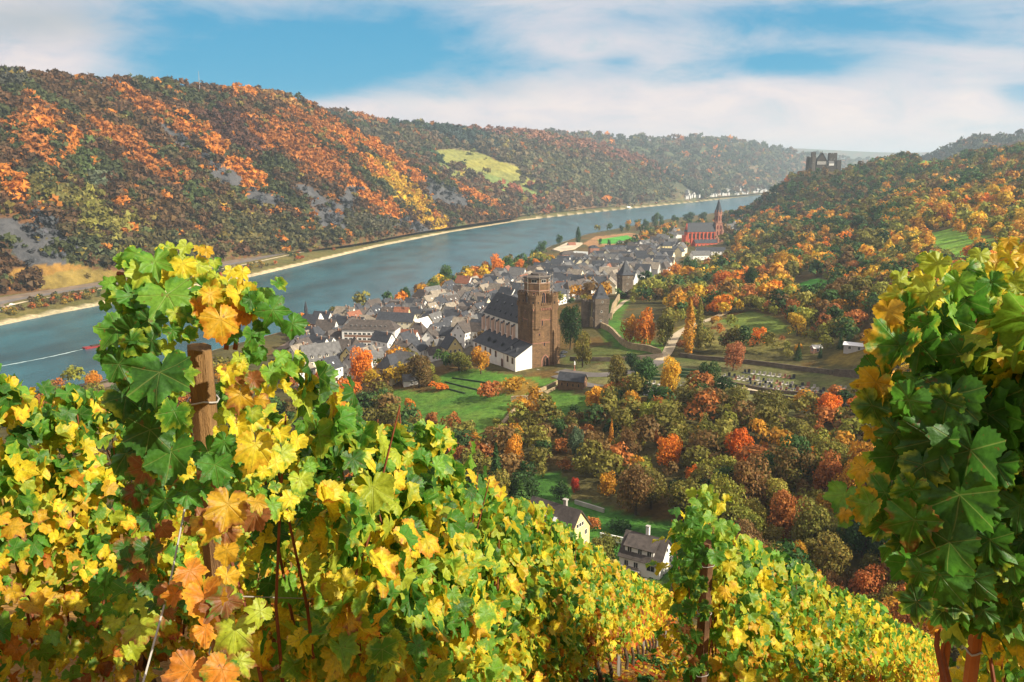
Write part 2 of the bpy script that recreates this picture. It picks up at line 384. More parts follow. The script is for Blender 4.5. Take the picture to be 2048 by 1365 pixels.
# left hillside colour patches: px, py, rx, ry, tilt(deg, down-right positive), colour, kind
O1 = (.55, .20, .03); O2 = (.38, .14, .03); RO = (.075, .078, .085); GR = (.09, .12, .035); YG = (.30, .26, .03); YL = (.55, .34, .03); BR = (.13, .075, .028); MR = (.12, .055, .035)
blobs = [
 (90, 245, 55, 25, 30, O2, 0), (70, 305, 70, 22, 35, O2, 0), (40, 390, 65, 22, 35, O1, 0), (145, 300, 14, 50, 10, O1, 0), (95, 265, 30, 15, 30, O1, 0), (225, 275, 60, 22, 25, O2, 0),
 (290, 325, 90, 22, 32, O2, 0), (350, 360, 60, 18, 35, O2, 0), (215, 230, 60, 16, 25, BR, 0), (280, 210, 60, 16, 30, O2, 0), (350, 250, 70, 14, 38, O2, 0), (430, 295, 80, 24, 35, O1, 0), (500, 370, 70, 18, 42, O1, 0),
 (480, 270, 90, 30, 32, MR, 0), (600, 300, 120, 40, 35, O2, 0), (640, 260, 80, 30, 30, O2, 0), (190, 427, 17, 14, 0, O1, 0), (265, 466, 22, 14, 0, O1, 0), (300, 480, 40, 12, 25, GR, 0),
 (170, 335, 28, 40, 20, GR, 0), (195, 370, 28, 30, 30, (.12, .14, .08), 0), (200, 440, 100, 42, 25, (.22, .20, .04), 0), (120, 400, 70, 25, 30, (.17, .15, .04), 0), (380, 390, 40, 18, 25, GR, 0), (300, 420, 80, 40, 25, BR, 0),
 (50, 490, 85, 34, 36, RO, 1), (90, 520, 60, 20, 25, RO, 1), (110, 470, 50, 14, 38, RO, 1), (370, 290, 55, 10, 38, RO, 1), (420, 330, 60, 12, 45, RO, 1), (455, 355, 35, 18, 40, RO, 1), (530, 400, 35, 14, 20, RO, 1), (440, 445, 45, 9, 35, RO, 1), (620, 390, 45, 18, 35, RO, 1), (680, 420, 60, 12, 25, RO, 1),
 (20, 160, 40, 22, 20, (.07, .07, .05), 0), (350, 300, 200, 70, 30, None, 0),
 (485, 440, 78, 6.5, 37, YL, 2), (492, 486, 36, 14, 25, YL, 2), (530, 450, 45, 8, 33, YG, 2), (95, 545, 85, 15, -4, (.24, .14, .035), 2), (155, 560, 90, 20, -5, (.20, .15, .04), 2), (170, 157, 30, 6, 0, (.15, .2, .04), 2),
 (500, 470, 110, 28, 25, (.13, .11, .04), 0), (620, 470, 130, 28, -3, (.09, .085, .035), 0), (350, 500, 130, 30, 5, (.12, .10, .035), 0),
 (490, 190, 50, 8, 5, O1, 0), (560, 205, 60, 10, 25, (.36, .19, .06), 0), (690, 290, 30, 12, 30, O1, 0), (740, 300, 60, 8, 35, YG, 2), (790, 330, 90, 12, 33, O1, 0), (880, 345, 60, 12, 27, O1, 0), (940, 385, 60, 12, 33, O1, 0),
 (800, 380, 80, 16, 36, YL, 0), (770, 350, 60, 14, 36, YL, 0), (830, 415, 60, 13, 36, YL, 0), (730, 330, 40, 12, 35, O1, 0), (740, 400, 60, 12, 36, O1, 0), (790, 430, 40, 10, 36, O1, 0), (880, 388, 36, 18, 35, RO, 1), (915, 400, 35, 12, 30, RO, 1), (700, 395, 20, 25, 30, RO, 1), (800, 450, 60, 10, 10, RO, 1), (660, 440, 40, 16, 20, RO, 1), (750, 455, 50, 12, 10, (.1, .09, .05), 0)]
blobs2 = [
 (860, 262, 190, 9, 6, (.035, .06, .04), 0), (960, 290, 90, 12, 12, (.04, .06, .05), 0), (720, 232, 45, 8, 12, (.03, .07, .03), 0), (740, 250, 35, 7, 10, O2, 0), (820, 262, 70, 3, 8, (.35, .38, .1), 2),
 (930, 318, 62, 15, 8, (.21, .22, .06), 2), (985, 334, 48, 13, 8, (.25, .23, .055), 2), (1000, 352, 75, 9, 10, (.22, .22, .06), 2), (905, 345, 62, 7, 30, (.20, .22, .06), 2), (965, 350, 50, 6, 4, (.36, .27, .05), 2), (1010, 375, 60, 10, 20, (.17, .24, .06), 2), (870, 318, 30, 9, 15, (.05, .09, .04), 0),
 (790, 285, 80, 16, 15, (.12, .10, .05), 0), (1010, 268, 90, 8, 6, (.26, .12, .08), 0), (1130, 290, 100, 12, 14, (.32, .15, .08), 0), (1250, 320, 90, 10, 18, (.30, .13, .08), 0), (1060, 320, 80, 25, 15, (.16, .12, .06), 0),
 (1150, 350, 140, 30, 12, (.14, .13, .06), 0), (1050, 390, 50, 12, 28, (.33, .11, .05), 0), (1250, 385, 130, 20, 5, (.13, .13, .06), 0), (1380, 370, 80, 25, 15, (.08, .085, .05), 0), (1130, 400, 60, 14, 0, (.2, .12, .06), 0), (930, 318, 66, 17, 8, (.21, .22, .06), 2), (990, 336, 60, 15, 10, (.25, .24, .055), 2), (1005, 354, 75, 10, 12, (.21, .22, .06), 2), (1030, 376, 70, 9, 22, (.15, .2, .06), 2), (745, 300, 55, 7, 32, (.24, .24, .05), 2), (1230, 360, 8, 45, 60, (.15, .15, .07), 0)]
def hillcol(px, py, P, base, bl, jit=.35):
    n = len(px)
    nn = fbm(P[:, 0]/38, P[:, 1]/38+P[:, 2]/20, 5); w = (fbm(P[:, 0]/70, P[:, 2]/25+P[:, 1]/90, 77)-.5)*1.1
    col = np.tile(np.array(base, float), (n, 1)); kind = np.zeros(n, int)
    s1 = sstep(.52, .62, nn)[:, None]; col = col*(1-s1)+np.array([.15, .075, .032])*s1
    s2 = sstep(.58, .66, fbm(P[:, 0]/50, P[:, 1]/50+P[:, 2]/30, 55))[:, None]; col = col*(1-s2)+np.array([.07, .08, .03])*s2
    for (bx, by, rx, ry, an, cc, kd) in bl:
        if cc is None: continue
        a = math.radians(an); dx = px-bx; dy = py-by
        q = np.hypot((dx*math.cos(a)+dy*math.sin(a))/rx, (-dx*math.sin(a)+dy*math.cos(a))/ry)
        if kd == 2: hit = q+w*.12 < 1
        else: hit = (q+w) < .92+(rng.random(n)-.5)*(.9 if kd == 0 else .3)
        col[hit] = cc; kind[hit] = kd
    return col, kind
HILL = []
def resample(pts, n):
    pts = np.array(pts, float); k = np.linspace(0, len(pts)-1, n); i = np.clip(np.floor(k).astype(int), 0, len(pts)-2); f = (k-i)[:, None]
    p0 = pts[np.clip(i-1, 0, len(pts)-1)]; p1 = pts[i]; p2 = pts[i+1]; p3 = pts[np.clip(i+2, 0, len(pts)-1)]
    return .5*((2*p1)+(-p0+p2)*f+(2*p0-5*p1+4*p2-p3)*f*f+(-p0+3*p1-3*p2+p3)*f**3)
def loft(name, foot, crest, ns, nt, base, bl, amp, back=(600, 40), pw=.92):
    A = resample(foot, ns); B = resample(crest, ns); rows = []
    tt = np.linspace(0, 1, nt); S = np.linspace(0, 1, ns)
    L = np.linalg.norm(np.diff(B[:, :2], axis=0), axis=1).sum()
    for t_ in tt:
        P = A*(1-t_)+B*t_; P[:, 2] = A[:, 2]+(B[:, 2]-A[:, 2])*t_**pw
        e = math.sin(PI*min(t_*1.0, 1))**.8
        g = (fbm(S*L/130, np.full(ns, t_*1.6), 11, 4)-.5)*2+(np.abs(fbm(S*L/60+t_*1.5, np.full(ns, t_*3), 21, 3)-.5)*-2+.4)*.7
        P[:, 2] += g*amp*e*np.clip((B[:, 2]-A[:, 2])/150, .1, 1); rows.append(P)
    d = B-A; d[:, 2] = 0; d /= np.maximum(np.linalg.norm(d, axis=1), 1)[:, None]
    for q in (.15, .4, 1):
        e_ = np.clip((B[:, 2]-25)/120, .02, 1); P = B+d*(back[0]*q*e_)[:, None]; P[:, 2] = B[:, 2]-back[1]*q*e_-(1-e_)*q*30; rows.append(P)
    G = np.array(rows); V = G.reshape(-1, 3); px, py, _ = proj(V); col, kd = hillcol(px, py, V, base, bl)
    T = gridfaces(ns, len(rows))
    o = link(name, mesh_np(name, V, T, hm, {'Col': col}, smooth=True)); tag(o, kind='structure')
    HILL.append((V, T)); return G[:nt]
def zf(p, z=8.5): return tuple(W(p[0], p[1], z))
foot1 = [(-900, 420, 8), (-640, 580, 8), zf((0, 592)), zf((260, 552)), zf((500, 515)), zf((700, 490)), zf((850, 463)), zf((1030, 436), 10)]
crest1 = [WD(-600, 90, 850), WD(-300, 115, 930), WD(0, 148, 1000), WD(240, 160, 1120), WD(420, 180, 1260), WD(600, 206, 1420), WD(720, 272, 1500), WD(1035, 433, 1900)]
crest1 = [WD(-600, 90, 850), WD(-300, 115, 930), WD(0, 150, 1000), WD(150, 166, 1080), WD(400, 178, 1260), WD(590, 203, 1420), WD(740, 285, 1540), WD(1035, 434, 1900)]
g1 = loft('left_hillside', foot1, crest1, 420, 130, DEEP, blobs, 16)
foot2 = [tuple(W(880, 446, 9)), zf((1000, 438)), zf((1060, 429)), zf((1130, 422)), zf((1200, 415)), zf((1300, 405)), zf((1370, 399)), zf((1405, 397))]
crest2 = [WD(560, 228, 2000), WD(670, 232, 2100), WD(760, 249, 2200), WD(850, 258, 2350), WD(1000, 266, 2600), WD(1130, 281, 2800), WD(1290, 326, 2950), WD(1400, 392, 3000)]
g2 = loft('middle_hillside', foot2, crest2, 260, 80, (.13, .10, .055), blobs2, 22, (900, 60))
foot3 = [zf((1180, 417)), zf((1250, 410)), zf((1310, 404)), zf((1380, 399)), zf((1440, 394)), zf((1500, 389)), zf((1560, 381)), zf((1600, 377)), (2600, 5500, 9), (4500, 6300, 9)]
crest3 = [WD(900, 272, 3800), WD(980, 270, 3850), WD(1050, 270, 3900), WD(1130, 269, 4000), WD(1280, 281, 4150), WD(1400, 279, 4400), WD(1500, 289, 4600), WD(1590, 307, 4900), WD(1750, 322, 6400), WD(2000, 325, 7500)]
g3 = loft('far_hillside', foot3, crest3, 160, 60, (.10, .10, .055), [(1300, 350, 60, 5, 25, (.2, .2, .08), 2), (1500, 350, 80, 20, 20, (.17, .12, .07), 0), (1350, 300, 120, 12, 5, (.10, .12, .06), 2), (1480, 370, 60, 12, -5, (.2, .2, .08), 0)], 28, (1500, 80))
crest4 = [WD(1050, 300, 8200), WD(1300, 300, 8600), WD(1560, 297, 9000), WD(1650, 300, 9000), WD(1760, 305, 9200), WD(1850, 305, 9000), WD(1960, 300, 9000), WD(2300, 290, 8000)]
foot4 = [(p[0]*.93, p[1]*.9, 30) for p in crest4]
g4 = loft('distant_hill', foot4, crest4, 60, 14, (.09, .10, .06), [], 25, (3000, 100))
crest5 = [WD(1830, 330, 3000), WD(1875, 311, 2900), WD(1915, 293, 2800), WD(1960, 282, 2750), WD(2048, 274, 2700), WD(2200, 262, 2600), WD(2500, 240, 2400)]
foot5 = [(p[0]*.9, p[1]*.82, 90) for p in crest5]
g5 = loft('right_far_hill', foot5, crest5, 90, 24, (.07, .075, .04), [], 12, (900, 60))

bvh = BVHTree.FromPolygons([tuple(v) for v in GV.tolist()], gfaces.tolist())
bvhs = [bvh]+[BVHTree.FromPolygons(V.tolist(), T.tolist()) for V, T in HILL]
def hit(px, py):
    """world point on the land seen at a picture position"""
    r = Vector(ray(px, py)).normalized(); o0 = Vector((0, 0, HC))+r*70; best = None
    for bb in bvhs:
        h = bb.ray_cast(o0, r, 30000)
        if h[0] is not None and (best is None or h[3] < best[1]): best = (h[0], h[3])
    return np.array(best[0]) if best else None
def gz(x, y):
    h = bvh.ray_cast(Vector((float(x), float(y), 900)), Vector((0, 0, -1)))
    return h[0].z if h[0] is not None else 0.0

# river
wm, t, b = newmat('river_water')
tc = t.new('ShaderNodeNewGeometry').outputs['Position']
mp = t.new('ShaderNodeMapping'); t.l.new(tc, mp.inputs[0]); mp.inputs['Scale'].default_value = (1.4, .7, 1); mp.inputs['Rotation'].default_value = (0, 0, .5)
w1 = t.noise(mp.outputs[0], .35, 6, .65); w2 = t.noise(mp.outputs[0], .02, 3, .5)
c = t.ramp(w2, [(.35, (.010, .062, .085, 1)), (.65, (.022, .125, .165, 1))])
t.set(b.inputs['Base Color'], c); b.inputs['Roughness'].default_value = .22; b.inputs['Specular IOR Level'].default_value = .5; b.inputs['IOR'].default_value = 1.38
bn = t.new('ShaderNodeBump'); bn.inputs['Distance'].default_value = .5; bn.inputs['Strength'].default_value = .8
t.set(bn.inputs['Height'], w1); t.l.new(bn.outputs[0], b.inputs['Normal'])
R_ = MB(); n = len(FAR)
fr = resample([(a, b2, 0) for a, b2 in FAR], 90); nr = resample([(a, b2, 0) for a, b2 in NEAR], 90)
cen = (fr+nr)/2; fr = cen+(fr-cen)*1.25; nr = cen+(nr-cen)*1.25
V = np.concatenate([nr, fr]); V[:, 2] = .02
V = np.array([(-2600, -900, .02), (7000, -900, .02), (7000, 8000, .02), (-2600, 8000, .02)])
# the river surface is a level sheet; the banks rise through it
me = mesh_np('river', V, np.array([[0, 1, 2, 3]]), wm); o = link('river', me); tag(o, kind='structure')

# ------------------------------------------------------------------ mass woods (stuff)
def clumps(P, R, H, nper, size, cols, base=.25):
    """leaf-clump triangles for many crowns, each crown a heap of a few lobes. P foot, R radius, H height"""
    n = len(P); k = nper; nb = 7 if nper > 40 else 4
    bt = rng.random((n, nb))*2*PI; bz = rng.random((n, nb)); bq = (.25+.45*rng.random((n, nb)))*np.sqrt(1-.6*bz**2); br = .34+.20*rng.random((n, nb))
    bq[:, 0] = .05; bz[:, 0] = .95; br[:, 0] = .46
    tint = .78+.44*rng.random((n, nb))
    bi = rng.integers(0, nb, (n, k)); ii = np.arange(n)[:, None]
    d = rng.standard_normal((n, k, 3)); d[..., 2] += .45; d /= np.linalg.norm(d, axis=2)[..., None]
    q = br[ii, bi]*(.8+.3*rng.random((n, k)))
    x = P[:, 0:1]+R[:, None]*(bq[ii, bi]*np.cos(bt[ii, bi])+q*d[..., 0]); y = P[:, 1:2]+R[:, None]*(bq[ii, bi]*np.sin(bt[ii, bi])+q*d[..., 1])
    z = P[:, 2:3]+H[:, None]*(base+(1-base)*np.clip(.32+.45*bz[ii, bi]+q*d[..., 2]*.62, -.1, 1.2))
    c = np.stack([x, y, z], -1).reshape(-1, 3); m = len(c)
    nrm = d.reshape(-1, 3)+rng.standard_normal((m, 3))*.42
    nrm /= np.linalg.norm(nrm, axis=1)[:, None]
    a = np.cross(nrm, rng.standard_normal((m, 3))); a /= np.linalg.norm(a, axis=1)[:, None]; b_ = np.cross(nrm, a)
    s = np.repeat(R*size, k)[:, None]*(.6+.7*rng.random((m, 1)))
    V = np.stack([c+a*s, c-a*s*.5+b_*s*.85, c-a*s*.5-b_*s*.85], 1).reshape(-1, 3)
    T = np.arange(len(V)).reshape(-1, 3)
    cc = np.repeat(cols, k, axis=0)*(.82+.36*rng.random((m, 1)))*tint[ii, bi].reshape(-1, 1)*(1+(rng.random((m, 3))-.5)*.12)
    return V, T, np.repeat(cc, 3, axis=0)
def mass(name, label, parts, group=None, cat='woodland'):
    V = []; T = []; K = []; b_ = 0
    for v, t_, k in parts: V.append(v); T.append(t_+b_); K.append(k); b_ += len(v)
    o = link(name, mesh_np(name, np.concatenate(V), np.concatenate(T), M['woods'], {'Col': np.concatenate(K)}))
    return tag(o, label, cat, None, 'stuff')
def hill_woods(G, n, base, bl, rad, nper, size, keep=1.0, ridge=0):
    nt, ns, _ = G.shape
    s = rng.random(n)*(ns-1.01); t_ = rng.random(n)*(nt-1.01)
    if ridge: t_[:ridge] = nt-1.01-rng.random(ridge)*1.5
    i = s.astype(int); j = t_.astype(int); fs = (s-i)[:, None]; ft = (t_-j)[:, None]
    P = (G[j, i]*(1-fs)+G[j, i+1]*fs)*(1-ft)+(G[j+1, i]*(1-fs)+G[j+1, i+1]*fs)*ft
    px, py, dep = proj(P); vis = (px > -60) & (px < 2110) & (dep > 100); P = P[vis]; px = px[vis]; py = py[vis]
    col, kd = hillcol(px, py, P, base, bl)
    ok = (kd == 0) | ((kd == 1) & (rng.random(len(P)) < .22)) | ((kd == 2) & (rng.random(len(P)) < .005))
    P = P[ok]; col = col[ok]; px = px[ok]; py = py[ok]
    u = rng.random(len(P))
    col = col*(.72+.56*rng.random((len(P), 1)))
    col[u < .035] = np.array(O1)*(.6+.6*rng.random()); col[(u > .07) & (u < .12)] = (.07, .085, .03); col[(u > .17) & (u < .20)] = (.22, .17, .04)
    R = rad*(.38+1.35*rng.random(len(P))**2); H = R*(1.35+.5*rng.random(len(P)))
    P[:, 2] -= R*.35
    return clumps(P, R, H, nper, size, col)
mass('hillside_woods', 'autumn woods and scrub in rust, brown and green covering the large left hillside', [hill_woods(g1, 19000, DEEP, blobs, 6.4, 44, .30, ridge=600)])
mass('hillside_woods', 'hazier woods around the yellow green vineyards on the middle hillside', [hill_woods(g2, 13000, (.13, .10, .055), blobs2, 10, 24, .42, ridge=450)])
mass('hillside_woods', 'bluish hazy woods on the far hillside above the small riverside town', [hill_woods(g3, 6000, (.10, .10, .055), [], 14, 12, .55, ridge=300)])
mass('hillside_woods', 'dark woods on the distant hilltop at the right edge', [hill_woods(g5, 2500, (.07, .075, .04), [], 11, 12, .5, ridge=200)])

# ------------------------------------------------------------------ tree prototypes
def crown_mesh(name, kind, seed, ntri, size):
    r_ = np.random.default_rng(seed); N = ntri
    if kind == 'round':
        nb = 15; th = r_.random(nb)*2*PI; zz = r_.random(nb); rad = .22+.22*r_.random(nb)
        ctr = np.stack([.60*np.cos(th)*np.sqrt(1-.55*zz**2)*(.35+.78*r_.random(nb)), .60*np.sin(th)*np.sqrt(1-.55*zz**2)*(.35+.78*r_.random(nb)), .36+zz*1.02], 1); ctr[0] = (0, 0, .95); rad[0] = .5
        w = rad**2; w /= w.sum(); bi = r_.choice(nb, N, p=w)
        d = r_.standard_normal((N, 3)); d[:, 2] += .25; d /= np.linalg.norm(d, axis=1)[:, None]
        c = ctr[bi]+d*rad[bi][:, None]*(.75+.35*r_.random((N, 1))); nr_ = d; tint = (.8+.4*r_.random(nb))[bi]
    elif kind == 'poplar':
        z = r_.random(N); a = r_.random(N)*2*PI; prof = np.sin(PI*np.clip(z*.93+.07, 0, 1))**.55*(1-.45*z)
        rr = prof*.30*(.55+.5*r_.random(N))*(1+.2*np.sin(a*3+z*9))
        c = np.stack([rr*np.cos(a), rr*np.sin(a), .12+z*1.9], 1); nr_ = np.stack([np.cos(a), np.sin(a), .5+0*a], 1); tint = .85+.3*vn(z*12, a*2, seed)
    elif kind == 'conifer':
        z = r_.random(N)**1.3; a = r_.random(N)*2*PI; tier = (z*11) % 1
        rr = (1-z)*.52*(1-.45*tier)*(.6+.45*r_.random(N)); rr *= 1+.25*np.sin(a*5+np.floor(z*11)*2)
        c = np.stack([rr*np.cos(a), rr*np.sin(a), .1+z*1.95-rr*.25], 1); nr_ = np.stack([np.cos(a), np.sin(a), .3+0*a], 1); tint = .8+.4*r_.random(N)
    else:  # bush
        nb = 7; th = r_.random(nb)*2*PI; q = .55*np.sqrt(r_.random(nb)); ctr = np.stack([q*np.cos(th), q*np.sin(th), .25+.35*r_.random(nb)], 1); rad = .28+.18*r_.random(nb)
        bi = r_.integers(0, nb, N); d = r_.standard_normal((N, 3)); d[:, 2] = np.abs(d[:, 2])*1.1-.2; d /= np.linalg.norm(d, axis=1)[:, None]
        c = ctr[bi]+d*rad[bi][:, None]*(.75+.35*r_.random((N, 1))); c[:, 2] = np.maximum(c[:, 2], .02); nr_ = d; tint = (.8+.4*r_.random(nb))[bi]
    nr_ = nr_+r_.standard_normal((N, 3))*.5; nr_ /= np.linalg.norm(nr_, axis=1)[:, None]
    a = np.cross(nr_, r_.standard_normal((N, 3))); a /= np.linalg.norm(a, axis=1)[:, None]; b_ = np.cross(nr_, a); s = size*(.6+.8*r_.random((N, 1)))
    V = np.stack([c+a*s, c+b_*s*.8, c-a*s, c-b_*s*.8], 1).reshape(-1, 3); T = np.arange(len(V)).reshape(-1, 4)
    sh = (tint*(.7+.55*r_.random(N)))[:, None]*(1+(r_.random((N, 3))-.5)*.22)
    return mesh_np(name, V, T, M['crown'], {'shade': np.repeat(sh, 4, axis=0)})
def trunk_mesh(name, seed, h=.62, r=.05, limbs=6):
    rr = random.Random(seed); m = MB(); j = lambda s: rr.uniform(-s, s)
    m.tube([(0, 0, -.12), (j(.02), j(.02), h*.5), (j(.05), j(.05), h), (j(.06), j(.06), h+.5)], [r*1.4, r, r*.75, r*.2], 7)
    for k in range(limbs):
        a = 2*PI*k/limbs+j(.4); z = h*(.65+.5*rr.random()); L = .35+.3*rr.random()
        m.tube([(0, 0, z), (math.cos(a)*L*.45, math.sin(a)*L*.45, z+.22), (math.cos(a)*L, math.sin(a)*L, z+.5+j(.1))], [r*.55, r*.35, r*.12], 5)
    return m.mesh(name, M['bark'])
PROTO = {}
for kd_, cnt, ntri, sz in (('round', 7, 1500, .062), ('poplar', 2, 1500, .04), ('conifer', 2, 1500, .045), ('bush', 3, 700, .07)):
    PROTO[kd_] = [(crown_mesh('crown_'+kd_, kd_, 100+i*7, ntri, sz), trunk_mesh('trunk_'+kd_, 50+i, .5 if kd_ == 'round' else .12, .05 if kd_ == 'round' else .03, 6 if kd_ == 'round' else 2)) for i in range(cnt)]
# a finer-leaved set for trees standing nearest
PROTO['fine'] = [(crown_mesh('crown_fine', 'round', 300+i*7, 3200, .042), trunk_mesh('trunk_fine', 90+i, .5, .05, 8)) for i in range(4)]
COL = {'orange': (.66, .22, .02), 'deep orange': (.66, .18, .018), 'rust': (.36, .13, .03), 'brown': (.17, .10, .03), 'olive': (.18, .16, .028), 'yellow': (.62, .40, .03), 'golden': (.55, .27, .025),
       'green': (.055, .11, .025), 'dark green': (.032, .072, .016), 'grey green': (.10, .13, .07), 'yellow green': (.25, .25, .035), 'pinkish orange': (.50, .17, .07), 'red': (.45, .05, .02)}
TN = {'round': 'broadleaf_tree', 'fine': 'broadleaf_tree', 'poplar': 'poplar_tree', 'conifer': 'conifer_tree', 'bush': 'bush'}
def tree(x, y, z, h, w, kind, colname, label=None, group=None):
    cr, tr = random.choice(PROTO[kind]); top = {'round': 1.62, 'fine': 1.62, 'poplar': 2.0, 'conifer': 2.0, 'bush': .85}[kind]
    wid = {'round': .95, 'fine': .95, 'poplar': .28, 'conifer': .5, 'bush': .8}[kind]
    nm = TN[kind]
    o = empty(nm, (x, y, z-.1), random.uniform(0, 6.28), label, 'bush' if kind == 'bush' else 'tree', group)
    o.scale = (w/2/wid, w/2/wid, h/top)
    c = link('crown', cr, o); k = random.uniform(.8, 1.2); cc = COL[colname]
    c.color = (cc[0]*k*random.uniform(.9, 1.1), cc[1]*k*random.uniform(.9, 1.1), cc[2]*k, 1)
    if kind != 'bush': link('trunk', tr, o)
    return o
def ptree(px, py, hpx, wpx, kind, colname, label, group=None):
    """tree whose foot is seen at px,py and that measures hpx by wpx in the photo"""
    P = hit(px, py); _, _, dep = proj(P); return tree(P[0], P[1], P[2], hpx*dep/F*1.02, wpx*dep/F, kind, colname, label, group)
